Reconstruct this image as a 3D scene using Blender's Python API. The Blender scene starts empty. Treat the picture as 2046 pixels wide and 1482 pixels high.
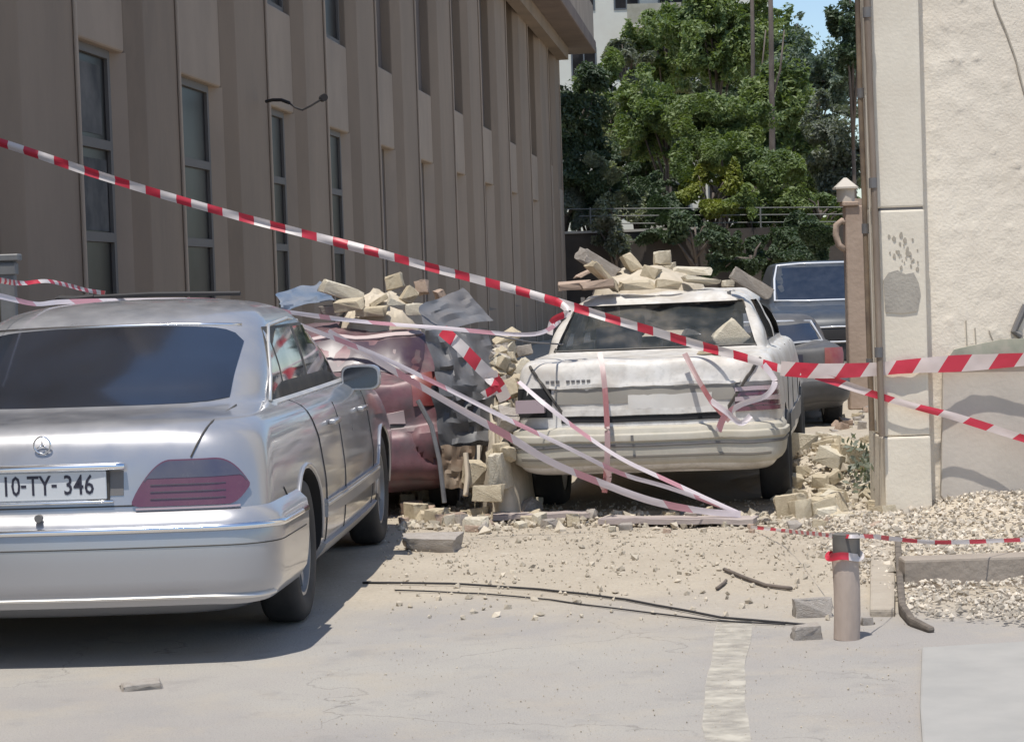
import bpy, bmesh, math, random
from mathutils import Vector, Matrix, noise
random.seed(7)
R = math.radians
sc = bpy.context.scene
COL = sc.collection

# ------------------------------------------------------------------ camera
F_PX, CAM_H, PITCH, ROLL = 4273.0, 1.4945, math.atan((741 - 563.7) / 4273.0), 0.0335
fwd = Vector((0, math.cos(PITCH), -math.sin(PITCH)))
up0 = Vector((0, math.sin(PITCH), math.cos(PITCH)))
rt0 = Vector((1, 0, 0))
rt = rt0 * math.cos(ROLL) - up0 * math.sin(ROLL)
up = rt0 * math.sin(ROLL) + up0 * math.cos(ROLL)
CAMLOC = Vector((0, 0, CAM_H))
cd = bpy.data.cameras.new('camera')
cam = bpy.data.objects.new('camera', cd); COL.objects.link(cam)
cam.matrix_world = Matrix(((rt.x, up.x, -fwd.x, 0), (rt.y, up.y, -fwd.y, 0), (rt.z, up.z, -fwd.z, CAM_H), (0, 0, 0, 1)))
cd.sensor_width = 36.0
cd.lens = 36.0 * F_PX / 2046
cd.clip_start = 0.1
cd.clip_end = 3000
sc.camera = cam

# ------------------------------------------------------------------ sky, sun, exposure
SUN_TO = Vector((-0.12, -0.29, 1.0)).normalized()      # direction towards the sun
w = bpy.data.worlds.new('World'); sc.world = w; w.use_nodes = True
nt = w.node_tree
bg = nt.nodes['Background']
sky = nt.nodes.new('ShaderNodeTexSky'); sky.sky_type = 'NISHITA'; sky.sun_disc = False
sky.sun_elevation = math.asin(SUN_TO.z)
sky.sun_rotation = math.atan2(SUN_TO.x, SUN_TO.y)
sky.air_density = 1.0; sky.dust_density = 0.6; sky.ozone_density = 3.0
nt.links.new(sky.outputs[0], bg.inputs[0]); bg.inputs[1].default_value = 0.145
sd = bpy.data.lights.new('sun', 'SUN'); sd.energy = 4.15; sd.angle = R(0.5); sd.color = (1, 0.955, 0.88)
sun = bpy.data.objects.new('sun', sd); COL.objects.link(sun)
sun.rotation_euler = SUN_TO.to_track_quat('Z', 'Y').to_euler()
sun.location = (0, 0, 30)
sc.view_settings.view_transform = 'Standard'
sc.view_settings.look = 'None'
sc.view_settings.exposure = 0.10
sc.view_settings.gamma = 1.0
sc.view_settings.use_curve_mapping = False

# ------------------------------------------------------------------ placement helpers
def ray(px, py):
    return (fwd * F_PX + rt * (px - 1023) - up * (py - 741)).normalized()
def P(px, py, Y):                      # world point seen at a pixel, at distance Y
    d = ray(px, py); return CAMLOC + d * (Y / d.y)
def G(px, py, z=0.0):                  # ground point seen at a pixel
    d = ray(px, py); return CAMLOC + d * ((z - CAM_H) / d.z)

# ------------------------------------------------------------------ materials
MATS = {}
def mat(name, col, rough=0.7, metal=0.0, col2=None, nscale=3.0, contrast=(0.35, 0.65), bump=0.0, bscale=60.0, dust=0.0,
        dustcol=(0.42, 0.36, 0.27), coat=0.0, spec=0.5, fine=0.0, fscale=80.0, stretch=None, detail=6):
    if name in MATS: return MATS[name]
    m = bpy.data.materials.new(name); m.use_nodes = True; MATS[name] = m
    t = m.node_tree; L = t.links; b = t.nodes['Principled BSDF']
    def N(k): return t.nodes.new(k)
    b.inputs['Roughness'].default_value = rough; b.inputs['Metallic'].default_value = metal
    b.inputs['Coat Weight'].default_value = coat; b.inputs['Coat Roughness'].default_value = 0.08
    b.inputs['Specular IOR Level'].default_value = spec
    b.inputs['Base Color'].default_value = (*col, 1)
    tc = N('ShaderNodeTexCoord'); src = tc.outputs['Object']
    if stretch:
        mp = N('ShaderNodeMapping'); mp.inputs['Scale'].default_value = stretch; L.new(src, mp.inputs[0]); src = mp.outputs[0]
    out = None
    def noise_f(scale, lo, hi, det=detail):
        n = N('ShaderNodeTexNoise'); n.inputs['Scale'].default_value = scale; n.inputs['Detail'].default_value = det; n.inputs['Roughness'].default_value = 0.6
        L.new(src, n.inputs['Vector'])
        mr = N('ShaderNodeMapRange'); mr.inputs[1].default_value = lo; mr.inputs[2].default_value = hi; L.new(n.outputs[0], mr.inputs[0])
        return mr.outputs[0]
    def mix(fac, a, c):
        x = N('ShaderNodeMix'); x.data_type = 'RGBA'
        L.new(fac, x.inputs[0])
        for s, v in ((x.inputs[6], a), (x.inputs[7], c)):
            if hasattr(v, 'links') or hasattr(v, 'is_linked'): L.new(v, s)
            else: s.default_value = (*v, 1)
        return x.outputs[2]
    cur = col
    if col2: cur = mix(noise_f(nscale, *contrast), col, col2)
    if fine > 0:
        dk = tuple(c * (1 - fine) for c in col)
        f = noise_f(fscale, 0.5, 0.75, 3)
        ml = N('ShaderNodeMath'); ml.operation = 'MULTIPLY'; ml.inputs[1].default_value = 0.8; L.new(f, ml.inputs[0])
        cur = mix(ml.outputs[0], cur, dk)
    if dust > 0:
        g = N('ShaderNodeNewGeometry'); sx = N('ShaderNodeSeparateXYZ'); L.new(g.outputs['Normal'], sx.inputs[0])
        mr = N('ShaderNodeMapRange'); mr.inputs[1].default_value = -0.2; mr.inputs[2].default_value = 0.9; mr.inputs[3].default_value = 0.35; mr.inputs[4].default_value = 1.0
        L.new(sx.outputs[2], mr.inputs[0])
        nf = noise_f(7.0, 0.25, 0.7)
        a = N('ShaderNodeMath'); a.operation = 'MULTIPLY'; L.new(mr.outputs[0], a.inputs[0]); L.new(nf, a.inputs[1])
        a2 = N('ShaderNodeMath'); a2.operation = 'MULTIPLY'; a2.inputs[1].default_value = dust; a2.use_clamp = True; L.new(a.outputs[0], a2.inputs[0])
        cur = mix(a2.outputs[0], cur, dustcol)
        rr = N('ShaderNodeMapRange'); rr.inputs[3].default_value = rough; rr.inputs[4].default_value = 0.85; L.new(a2.outputs[0], rr.inputs[0])
        L.new(rr.outputs[0], b.inputs['Roughness'])
        mm = N('ShaderNodeMapRange'); mm.inputs[3].default_value = metal; mm.inputs[4].default_value = 0.0; L.new(a2.outputs[0], mm.inputs[0])
        L.new(mm.outputs[0], b.inputs['Metallic'])
        cc = N('ShaderNodeMapRange'); cc.inputs[3].default_value = coat; cc.inputs[4].default_value = 0.0; L.new(a2.outputs[0], cc.inputs[0])
        L.new(cc.outputs[0], b.inputs['Coat Weight'])
    if not isinstance(cur, tuple): L.new(cur, b.inputs['Base Color'])
    if bump > 0:
        n = N('ShaderNodeTexNoise'); n.inputs['Scale'].default_value = bscale; n.inputs['Detail'].default_value = 5
        L.new(src, n.inputs['Vector'])
        bp = N('ShaderNodeBump'); bp.inputs['Strength'].default_value = bump; bp.inputs['Distance'].default_value = 0.02
        L.new(n.outputs[0], bp.inputs['Height']); L.new(bp.outputs[0], b.inputs['Normal'])
    return m

def leaf_mat(name, a, c):
    m = mat(name, a, 0.55, col2=c, nscale=0.9, contrast=(0.35, 0.65), fine=0.35, fscale=9)
    b = m.node_tree.nodes['Principled BSDF']
    tr = m.node_tree.nodes.new('ShaderNodeBsdfTranslucent'); tr.inputs[0].default_value = (a[0] * 1.6, a[1] * 1.8, a[2] * 0.8, 1)
    mx = m.node_tree.nodes.new('ShaderNodeMixShader'); mx.inputs[0].default_value = 0.25
    o = m.node_tree.nodes['Material Output']
    m.node_tree.links.new(b.outputs[0], mx.inputs[1]); m.node_tree.links.new(tr.outputs[0], mx.inputs[2]); m.node_tree.links.new(mx.outputs[0], o.inputs[0])
    return m

def glass_mat(name, tint, alpha, rough=0.05, dust=0.0):
    m = bpy.data.materials.new(name); m.use_nodes = True; MATS[name] = m
    t = m.node_tree; L = t.links; b = t.nodes['Principled BSDF']
    b.inputs['Base Color'].default_value = (*tint, 1); b.inputs['Roughness'].default_value = rough
    b.inputs['Specular IOR Level'].default_value = 0.6
    b.inputs['Coat Weight'].default_value = 0.6; b.inputs['Coat Roughness'].default_value = 0.04
    n = t.nodes.new('ShaderNodeTexNoise'); n.inputs['Scale'].default_value = 6; n.inputs['Detail'].default_value = 8
    tc = t.nodes.new('ShaderNodeTexCoord'); L.new(tc.outputs['Object'], n.inputs['Vector'])
    mr = t.nodes.new('ShaderNodeMapRange'); mr.inputs[1].default_value = 0.4; mr.inputs[2].default_value = 0.7
    mr.inputs[3].default_value = alpha; mr.inputs[4].default_value = min(1, alpha + dust)
    L.new(n.outputs[0], mr.inputs[0]); L.new(mr.outputs[0], b.inputs['Alpha'])
    if dust > 0:
        mx = t.nodes.new('ShaderNodeMix'); mx.data_type = 'RGBA'; mx.inputs[6].default_value = (*tint, 1); mx.inputs[7].default_value = (0.4, 0.36, 0.3, 1)
        m2 = t.nodes.new('ShaderNodeMapRange'); m2.inputs[1].default_value = 0.45; m2.inputs[2].default_value = 0.7; m2.inputs[4].default_value = 0.9
        L.new(n.outputs[0], m2.inputs[0]); L.new(m2.outputs[0], mx.inputs[0]); L.new(mx.outputs[2], b.inputs['Base Color'])
    return m

M = {}
M['silver'] = mat('silver_paint', (0.40, 0.40, 0.42), 0.27, 0.55, coat=1.0, dust=0.28, dustcol=(0.40, 0.37, 0.33), bump=0.02, bscale=500)
M['silver_lower'] = mat('silver_bumper_paint', (0.36, 0.36, 0.38), 0.36, 0.45, coat=0.6, dust=0.6, dustcol=(0.40, 0.37, 0.33))
M['white'] = mat('dusty_white_paint', (0.72, 0.70, 0.67), 0.4, 0, col2=(0.42, 0.38, 0.34), nscale=5, contrast=(.45,.72), coat=0.3, dust=0.65, dustcol=(0.50, 0.45, 0.37), fine=0.3, fscale=30)
M['maroon'] = mat('pinkish_dusty_paint', (0.15, 0.055, 0.07), 0.4, 0.1, col2=(0.07, 0.045, 0.055), nscale=4, contrast=(.42,.58), dust=0.34, dustcol=(0.44, 0.34, 0.32), fine=0.3, fscale=30)
M['navy'] = mat('dark_blue_paint', (0.02, 0.03, 0.045), 0.4, 0.0, coat=0.2, dust=0.25, dustcol=(.2, .19, .17))
M['chrome'] = mat('chrome', (0.85, 0.86, 0.88), 0.12, 1.0)
M['chrome_dusty'] = mat('dusty_chrome', (0.75, 0.74, 0.72), 0.3, 0.8, dust=0.4)
M['blk'] = mat('black_rubber', (0.02, 0.02, 0.022), 0.6, dust=0.3)
M['trim'] = mat('grey_trim', (0.12, 0.12, 0.13), 0.5, dust=0.4)
M['tyre'] = mat('tyre_rubber', (0.025, 0.025, 0.027), 0.8, dust=0.28, dustcol=(0.30, 0.27, 0.23))
M['rim'] = mat('alloy', (0.45, 0.45, 0.46), 0.35, 0.7, dust=0.4)
M['dark'] = mat('dark_cavity', (0.015, 0.015, 0.017), 0.8)
M['seat'] = mat('seat_cloth', (0.05, 0.055, 0.08), 0.85, dust=0.25)
M['lamp_red'] = mat('red_lens', (0.12, 0.032, 0.06), 0.2, coat=0.7, dust=0.3, dustcol=(0.3, 0.2, 0.22))
M['lamp_dark'] = mat('smoked_lens', (0.06, 0.06, 0.10), 0.2, coat=0.7, dust=0.25)
M['lamp_pale'] = mat('pale_lens', (0.42, 0.33, 0.36), 0.25, coat=0.5, dust=0.3)
M['plate'] = mat('plate_white', (0.62, 0.64, 0.66), 0.4)
M['ink'] = mat('plate_ink', (0.03, 0.03, 0.05), 0.5)
M['glass_dark'] = mat('tinted_glass', (0.014, 0.016, 0.022), 0.12, spec=0.9, coat=1.0, col2=(0.020, 0.026, 0.040), nscale=2)
M['glass_clear'] = glass_mat('dusty_clear_glass', (0.16, 0.18, 0.18), 0.10, 0.10, 0.10)
M['glass_side'] = glass_mat('side_glass', (0.03, 0.04, 0.05), 0.9, 0.05, 0.1)
M['stone'] = mat('limestone', (0.60, 0.52, 0.38), 0.95, col2=(0.48, 0.40, 0.28), nscale=5, bump=0.5, bscale=25, fine=0.25, fscale=18)
M['stone2'] = mat('pale_limestone', (0.68, 0.62, 0.50), 0.95, col2=(0.55, 0.49, 0.38), nscale=6, bump=0.5, bscale=25, fine=0.25, fscale=18)
M['stone3'] = mat('grey_concrete_chunk', (0.42, 0.38, 0.34), 0.95, col2=(0.33, 0.29, 0.25), nscale=6, bump=0.5, bscale=25, fine=0.3, fscale=22)
M['brick'] = mat('pinkish_stone', (0.48, 0.36, 0.28), 0.95, col2=(0.40, 0.30, 0.23), nscale=6, bump=0.4, bscale=25)
M['concrete'] = mat('concrete', (0.43, 0.39, 0.335), 0.92, col2=(0.36, 0.325, 0.28), nscale=2.5, bump=0.15, bscale=60, fine=0.12, fscale=40)
M['facade'] = mat('brown_grey_render', (0.285, 0.220, 0.165), 0.9, col2=(0.205, 0.160, 0.122), nscale=0.8, contrast=(0.3, 0.7), bump=0.12, bscale=20, stretch=(1, 1, 0.35), fine=0.15, fscale=6)
M['facade_light'] = mat('pale_render_edge', (0.41, 0.33, 0.26), 0.9, col2=(0.31, 0.25, 0.20), nscale=1.5, stretch=(1, 1, 0.3))
M['facade_panel'] = mat('spandrel_render', (0.34, 0.27, 0.21), 0.9, col2=(0.28, 0.225, 0.178), nscale=1.2, stretch=(1, 1, 0.6))
M['frame_grey'] = mat('window_frame', (0.13, 0.12, 0.112), 0.7)
M['glass_win'] = mat('window_glass', (0.012, 0.011, 0.011), 0.3, spec=0.12, col2=(0.03, 0.027, 0.027), nscale=1.4, contrast=(0.4, 0.6))
M['pipe'] = mat('old_pipe', (0.19, 0.145, 0.11), 0.7, 0.1, col2=(0.30, 0.24, 0.19), nscale=3, stretch=(3, 3, 0.6))
M['bark'] = mat('bark', (0.10, 0.08, 0.065), 0.95, col2=(0.16, 0.13, 0.11), nscale=8, stretch=(1, 1, 0.3), bump=0.4, bscale=20)
M['tin'] = mat('bent_sheet_metal', (0.16, 0.165, 0.175), 0.5, 0.3, col2=(0.10, 0.10, 0.105), nscale=4, contrast=(.4,.6), dust=0.45, dustcol=(0.33, 0.30, 0.28))
M['wood'] = mat('weathered_post', (0.52, 0.42, 0.35), 0.9, col2=(0.40, 0.32, 0.265), nscale=5, stretch=(1, 1, 0.25), bump=0.3, bscale=30)
M['paint_line'] = mat('worn_paint', (0.54, 0.50, 0.42), 0.9, col2=(0.43, 0.395, 0.34), nscale=5, contrast=(0.45, 0.7))
M['cable'] = mat('cable', (0.03, 0.028, 0.03), 0.7)

# ------------------------------------------------------------------ mesh helpers
def link(o): COL.objects.link(o); return o
def mesh_obj(name, verts, faces, m=None, parent=None, smooth=False, sharp=None, mats=None, fm=None):
    me = bpy.data.meshes.new(name); me.from_pydata([tuple(v) for v in verts], [], faces); me.update()
    for x in (mats or ([m] if m else [])): me.materials.append(x)
    if fm:
        for p, i in zip(me.polygons, fm): p.material_index = i
    if smooth or sharp:
        me.shade_smooth()
        if sharp: me.set_sharp_from_angle(angle=R(sharp))
    o = link(bpy.data.objects.new(name, me))
    if parent: o.parent = parent
    return o
def tag(o, label, cat, group=None, kind=None):
    if label: o['label'] = label
    if cat: o['category'] = cat
    if group: o['group'] = group
    if kind: o['kind'] = kind
    return o
def empty(name, loc=(0, 0, 0), rz=0.0):
    o = link(bpy.data.objects.new(name, None)); o.location = loc; o.rotation_euler = (0, 0, rz); o.empty_display_size = 0.2
    return o
class MB:
    def __init__(s): s.v = []; s.f = []
    def add(s, V, Fs):
        n = len(s.v); s.v += [Vector(v) for v in V]; s.f += [tuple(i + n for i in f) for f in Fs]
    def box(s, a, b, rot=None, c=None):
        x0, y0, z0 = a; x1, y1, z1 = b
        V = [Vector(p) for p in ((x0,y0,z0),(x1,y0,z0),(x1,y1,z0),(x0,y1,z0),(x0,y0,z1),(x1,y0,z1),(x1,y1,z1),(x0,y1,z1))]
        if rot is not None: V = [rot @ v + (c or Vector()) for v in V]
        s.add(V, [(3,2,1,0),(4,5,6,7),(0,1,5,4),(1,2,6,5),(2,3,7,6),(3,0,4,7)])
    def tube(s, pts, r, n=8, caps=True, r2=None):
        pts = [Vector(p) for p in pts]; rings = []
        for i, p in enumerate(pts):
            d = (pts[min(i+1, len(pts)-1)] - pts[max(i-1, 0)]).normalized()
            a = d.orthogonal().normalized() if i == 0 else (pa - d * pa.dot(d)).normalized()
            pa = a; b = d.cross(a)
            rr = r if r2 is None else r + (r2 - r) * i / max(1, len(pts)-1)
            rings.append([p + (a * math.cos(2*math.pi*k/n) + b * math.sin(2*math.pi*k/n)) * rr for k in range(n)])
        V = [v for q in rings for v in q]; Fs = []
        for i in range(len(pts)-1):
            for k in range(n):
                k2 = (k+1) % n; Fs.append((i*n+k, i*n+k2, (i+1)*n+k2, (i+1)*n+k))
        if caps: Fs.append(tuple(range(n-1, -1, -1))); Fs.append(tuple((len(pts)-1)*n + k for k in range(n)))
        s.add(V, Fs)
    def prism(s, poly, h0, h1, fn):       # poly 2D, fn(u,v,h)->Vector
        n = len(poly)
        s.add([fn(u, v, h0) for u, v in poly] + [fn(u, v, h1) for u, v in poly],
              [tuple(range(n-1, -1, -1)), tuple(range(n, 2*n))] + [(i, (i+1) % n, n+(i+1) % n, n+i) for i in range(n)])
    def build(s, name, m, parent=None, smooth=False, sharp=None):
        return mesh_obj(name, s.v, s.f, m, parent, smooth, sharp)

def bevel(o, wdt=0.01, seg=2, ang=40):
    bm = bmesh.new(); bm.from_mesh(o.data)
    es = [e for e in bm.edges if len(e.link_faces) == 2 and e.calc_face_angle(0) > R(ang)]
    bmesh.ops.recalc_face_normals(bm, faces=bm.faces)
    bmesh.ops.bevel(bm, geom=es, offset=wdt, segments=seg, profile=0.6, affect='EDGES')
    bm.to_mesh(o.data); bm.free(); return o

# ------------------------------------------------------------------ GROUND
def ground():
    xs = [-300, -120, -60, -30, -15, -8] + [-5 + i * 0.08 for i in range(126)] + [5.4, 8, 15, 30, 60, 120, 300]
    ys = [-60, -20, -5, 0, 3, 5] + [6 + i * 0.11 for i in range(160)] + [24, 26, 30, 36, 45, 60, 90, 140, 250, 600]
    V = []
    for y in ys:
        for x in xs:
            z = 0.0
            if 5.9 < y < 24 and -5 < x < 5.2:
                q = Vector((x, y, 0)); z = 0.0
                dusty = max(0, min(1, (y - 9.9 + 1.2 * noise.noise(q * 0.6)) / 2))
                z += dusty * (noise.noise(q * 3.1) * 0.016 + noise.noise(q * 8) * 0.010)
            V.append((x, y, z))
    nx = len(xs); Fs = [(j*nx+i, j*nx+i+1, (j+1)*nx+i+1, (j+1)*nx+i) for j in range(len(ys)-1) for i in range(nx-1)]
    m = bpy.data.materials.new('asphalt_and_dust'); m.use_nodes = True
    t = m.node_tree; L = t.links; b = t.nodes['Principled BSDF']; b.inputs['Roughness'].default_value = 0.95; b.inputs['Specular IOR Level'].default_value = 0.2
    tc = t.nodes.new('ShaderNodeTexCoord'); o = tc.outputs['Object']
    def nz(s, det=6, sx=None):
        n = t.nodes.new('ShaderNodeTexNoise'); n.inputs['Scale'].default_value = s; n.inputs['Detail'].default_value = det; n.inputs['Roughness'].default_value = 0.65
        L.new(o, n.inputs['Vector']); return n.outputs[0]
    def mr(v, a, c, d=0, e=1):
        x = t.nodes.new('ShaderNodeMapRange'); x.inputs[1].default_value = a; x.inputs[2].default_value = c; x.inputs[3].default_value = d; x.inputs[4].default_value = e
        L.new(v, x.inputs[0]); return x.outputs[0]
    def mth(op, a, c):
        x = t.nodes.new('ShaderNodeMath'); x.operation = op; x.use_clamp = False
        for s, v in ((x.inputs[0], a), (x.inputs[1], c)):
            if isinstance(v, (int, float)): s.default_value = v
            else: L.new(v, s)
        return x.outputs[0]
    def mix(f, a, c):
        x = t.nodes.new('ShaderNodeMix'); x.data_type = 'RGBA'; x.clamp_factor = True; L.new(f, x.inputs[0])
        for s, v in ((x.inputs[6], a), (x.inputs[7], c)):
            if isinstance(v, tuple): s.default_value = (*v, 1)
            else: L.new(v, s)
        return x.outputs[2]
    sx = t.nodes.new('ShaderNodeSeparateXYZ'); L.new(o, sx.inputs[0])
    asph = mix(mr(nz(1.2), 0.35, 0.65), (0.335, 0.315, 0.295), (0.37, 0.34, 0.31))
    asph = mix(mr(nz(0.45, 4), 0.42, 0.6), asph, (0.40, 0.375, 0.335))
    asph = mix(mth('MULTIPLY', mr(nz(3.5, 8), 0.56, 0.66), .5), asph, (0.28, 0.265, 0.25))
    asph = mix(mr(nz(140, 2), 0.52, 0.75), asph, (0.26, 0.245, 0.23))
    asph = mix(mr(nz(300, 2), 0.6, 0.8), asph, (0.46, 0.44, 0.41))
    vo = t.nodes.new('ShaderNodeTexVoronoi'); vo.feature = 'DISTANCE_TO_EDGE'; vo.inputs['Scale'].default_value = .55
    wv = t.nodes.new('ShaderNodeVectorMath'); wv.operation = 'ADD'; n3 = t.nodes.new('ShaderNodeTexNoise'); n3.inputs['Scale'].default_value = 3; n3.inputs['Detail'].default_value = 6; L.new(o, n3.inputs['Vector'])
    sc3 = t.nodes.new('ShaderNodeVectorMath'); sc3.operation = 'SCALE'; sc3.inputs['Scale'].default_value = .45; L.new(n3.outputs['Color'], sc3.inputs[0]); L.new(o, wv.inputs[0]); L.new(sc3.outputs[0], wv.inputs[1]); L.new(wv.outputs[0], vo.inputs['Vector'])
    asph = mix(mth('MULTIPLY', mr(vo.outputs['Distance'], .004, .0, 0, 1), mr(nz(.9), .45, .6, 0, .55)), asph, (0.14, 0.13, 0.12))
    dst = mix(mr(nz(1.7), 0.35, 0.65), (0.47, 0.41, 0.325), (0.41, 0.355, 0.28))
    dst = mix(mth('MULTIPLY', mr(nz(45, 4), 0.52, 0.72), .6), dst, (0.28, 0.24, 0.195))
    dst = mix(mr(nz(22, 4), 0.58, 0.7), dst, (0.50, 0.45, 0.37))
    edge = mth('ADD', sx.outputs[1], mth('MULTIPLY', mth('ADD', nz(0.9), -0.5), 3.2))
    edge = mth('ADD', edge, mth('MULTIPLY', sx.outputs[0], 0.22))
    f = mr(edge, 8.9, 10.4)
    f2 = mth('MAXIMUM', f, mth('MULTIPLY', mr(nz(2.3), 0.5, 0.75), 0.55))
    L.new(mix(f2, asph, dst), b.inputs['Base Color'])
    bp = t.nodes.new('ShaderNodeBump'); bp.inputs['Strength'].default_value = 0.5; bp.inputs['Distance'].default_value = 0.012
    L.new(mth('ADD', nz(60, 5), mth('MULTIPLY', nz(220, 3), 0.5)), bp.inputs['Height']); L.new(bp.outputs[0], b.inputs['Normal'])
    o_ = mesh_obj('ground', V, Fs, m, smooth=True); o_['kind'] = 'structure'
    M['ground'] = m
    return o_
ground()

# ------------------------------------------------------------------ LEFT BUILDING (shaded facade with piers)
FA = math.atan((1490 - 1023) / F_PX)                       # facade runs at this angle from +Y
FO = Vector((-5.069 + 0.0, 0, 0)); fu = Vector((math.sin(FA), math.cos(FA), 0)); fn_ = Vector((math.cos(FA), -math.sin(FA), 0))
def fac(s, d, z): return FO + fu * s + fn_ * d + Vector((0, 0, z))   # s along, d out of the wall
def fac_s(px, py):                                          # where a pixel's ray meets the facade plane
    r = ray(px, py); k = (FO - CAMLOC).dot(fn_) / r.dot(fn_); q = CAMLOC + r * k
    return (q - FO).dot(fu), q.z
def fbox(mb, s0, s1, d0, d1, z0, z1):
    V = [fac(s, d, z) for z in (z0, z1) for s, d in ((s0, d0), (s0, d1), (s1, d1), (s1, d0))]
    mb.add(V, [(0,1,2,3),(7,6,5,4),(0,4,5,1),(1,5,6,2),(2,6,7,3),(3,7,4,0)])
bld = empty('office_building', fac(16, 0, 0))
tag(bld, 'long shaded brown-grey building with vertical piers along the left side of the street', 'building')
def sub(mb, name, m, parent=None, **k):
    par = parent or bld
    o = mb.build(name, m, None, **k); o.parent = par; o.matrix_parent_inverse = par.matrix_world.inverted() if par.type != 'EMPTY' else Matrix.Translation(-par.location)
    return o
edges = [fac_s(x, 100)[0] for x in (137, 341, 520, 637, 740, 820, 892, 949, 1003, 1046, 1086)]
edges = [edges[0] - 3.4] + edges
END = fac_s(1104, 100)[0] + 0.4
HEAD, SILL, TOP = 3.50, 4.62, 11.0
mb = MB(); fbox(mb, 2, END, -6, -0.30, -0.2, TOP); sub(mb, 'wall', M['facade'])
for i, s in enumerate(edges):
    nxt = edges[i+1] if i+1 < len(edges) else END + 0.3
    pitch = nxt - s
    wend = s + pitch * 0.52             # window zone s..wend ; pier wend..nxt
    # pier with two thin ribs
    dd = 0.10
    mb = MB(); mb.prism([(wend, -.30), (nxt, -.30), (nxt, -.02), (nxt - .17, dd), (wend + .20, dd), (wend, -.02)], 0, TOP, lambda u, v, h: fac(u, v, h)); o = sub(mb, 'pier', M['facade']); bevel(o, 0.015, 2, 20)
    mb = MB(); mb.prism([(nxt - .20, dd + .002), (nxt - .155, dd + .002), (nxt - .155, dd + .03), (nxt - .20, dd + .03)], 0, TOP, lambda u, v, h: fac(u, v, h)); o = sub(mb, 'rib', M['facade_light']); bevel(o, 0.008, 1)
    if i == 0: continue
    jamb = s + pitch * 0.46
    mb = MB(); mb.prism([(jamb, -.30), (wend - .002, -.30), (wend - .002, -.004), (jamb + .03, -.14), (jamb, -.14)], 0, HEAD, lambda u, v, h: fac(u, v, h)); sub(mb, 'jamb', M['facade_panel'])
    mb = MB(); fbox(mb, s + 0.002, wend - 0.002, -0.30, -0.015, HEAD, SILL)
    o = sub(mb, 'spandrel', M['facade_panel']); bevel(o, 0.03, 3)
    mb = MB(); fbox(mb, s + 0.003, wend - 0.003, -0.30, -0.03, 0, 0.95); sub(mb, 'plinth', M['facade'])
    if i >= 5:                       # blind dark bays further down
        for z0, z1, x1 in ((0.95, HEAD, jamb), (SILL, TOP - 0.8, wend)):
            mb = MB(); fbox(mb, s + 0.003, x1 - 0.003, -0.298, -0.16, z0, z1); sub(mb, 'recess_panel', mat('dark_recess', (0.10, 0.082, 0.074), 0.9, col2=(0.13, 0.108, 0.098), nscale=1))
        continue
    for z0, z1 in ((0.95, HEAD), (SILL, TOP - 0.8)):
        x1 = jamb if z0 < 2 else wend
        mb = MB(); t_ = 0.07
        fbox(mb, s + 0.003, s + t_, -0.298, -0.09, z0, z1); fbox(mb, x1 - t_, x1 - 0.003, -0.298, -0.09, z0, z1)
        zs = (z0, 1.93, 2.68, z1 - t_) if z0 < 2 else (z0, z0 + 1.6, z1 - t_)
        for z in zs: fbox(mb, s + t_, x1 - t_, -0.298, -0.085, z, z + t_ * 1.1)
        wf = sub(mb, 'window', M['frame_grey'])
        mb = MB(); fbox(mb, s + t_ * 0.9, x1 - t_ * 0.9, -0.29, -0.12, z0 + .02, z1 - .02)
        g = mb.build('pane', M['glass_win'] if i not in (3,) else M['glass_win']); g.parent = wf; g.matrix_parent_inverse = (Matrix.Translation(bld.location) @ Matrix.Translation(-bld.location)).inverted()
        if z0 < 2 and i == 1:         # pale blinds behind the first window
            mb = MB(); fbox(mb, s + 0.22, x1 - 0.12, -0.118, -0.115, 2.02, 2.6); g2 = mb.build('blind', mat('blind_cloth', (0.13, 0.125, 0.12), 0.8, col2=(0.04, 0.042, 0.045), nscale=2)); g2.parent = wf; g2.matrix_parent_inverse = Matrix()
            mb = MB(); fbox(mb, s + 0.15, x1 - 0.2, -0.118, -0.115, 2.8, 3.36); g2 = mb.build('blind', MATS['blind_cloth']); g2.parent = wf; g2.matrix_parent_inverse = Matrix()
# overhanging slab and stepped soffit at the far end
s0, z0 = fac_s(885, 0); sB = fac_s(960, 50)[0]
mb = MB()
fbox(mb, edges[7] + 0.2, END + 1.5, -0.4, 0.55, 8.15, 9.2); o = sub(mb, 'cornice', M['facade_light']); bevel(o, 0.04, 2)
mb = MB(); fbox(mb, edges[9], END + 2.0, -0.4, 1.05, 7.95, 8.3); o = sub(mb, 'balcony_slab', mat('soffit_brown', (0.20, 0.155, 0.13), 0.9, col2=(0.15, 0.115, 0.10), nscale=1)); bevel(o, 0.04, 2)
mb = MB(); fbox(mb, edges[10] + 1, END + 1.9, 0.6, 1.0, 8.302, 9.3); o = sub(mb, 'parapet', M['facade_light'])
mb = MB(); fbox(mb, edges[8], END, 0.1, 0.4, 7.6, 7.94); o = sub(mb, 'bracket', M['facade'])
mb = MB(); fbox(mb, END - 1.0, END, -0.1, 0.12, 0, 4.0); o = sub(mb, 'plinth', M['facade_light'])
# yellowish stone courses on the pier nearest to the camera (left edge)
s_a, s_b = edges[0] - 0.3, edges[0] + 1.05
for k in range(9):
    mb = MB(); fbox(mb, s_a - 2.6, s_b + 0.0, 0.004 if k % 2 else 0.012, 0.11, 0.4 + k * 0.42, 0.81 + k * 0.42)
    o = sub(mb, 'stone_course', mat('olive_stone', (0.15, 0.135, 0.105), 0.9, col2=(0.12, 0.105, 0.085), nscale=2)); bevel(o, 0.01, 1)
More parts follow.
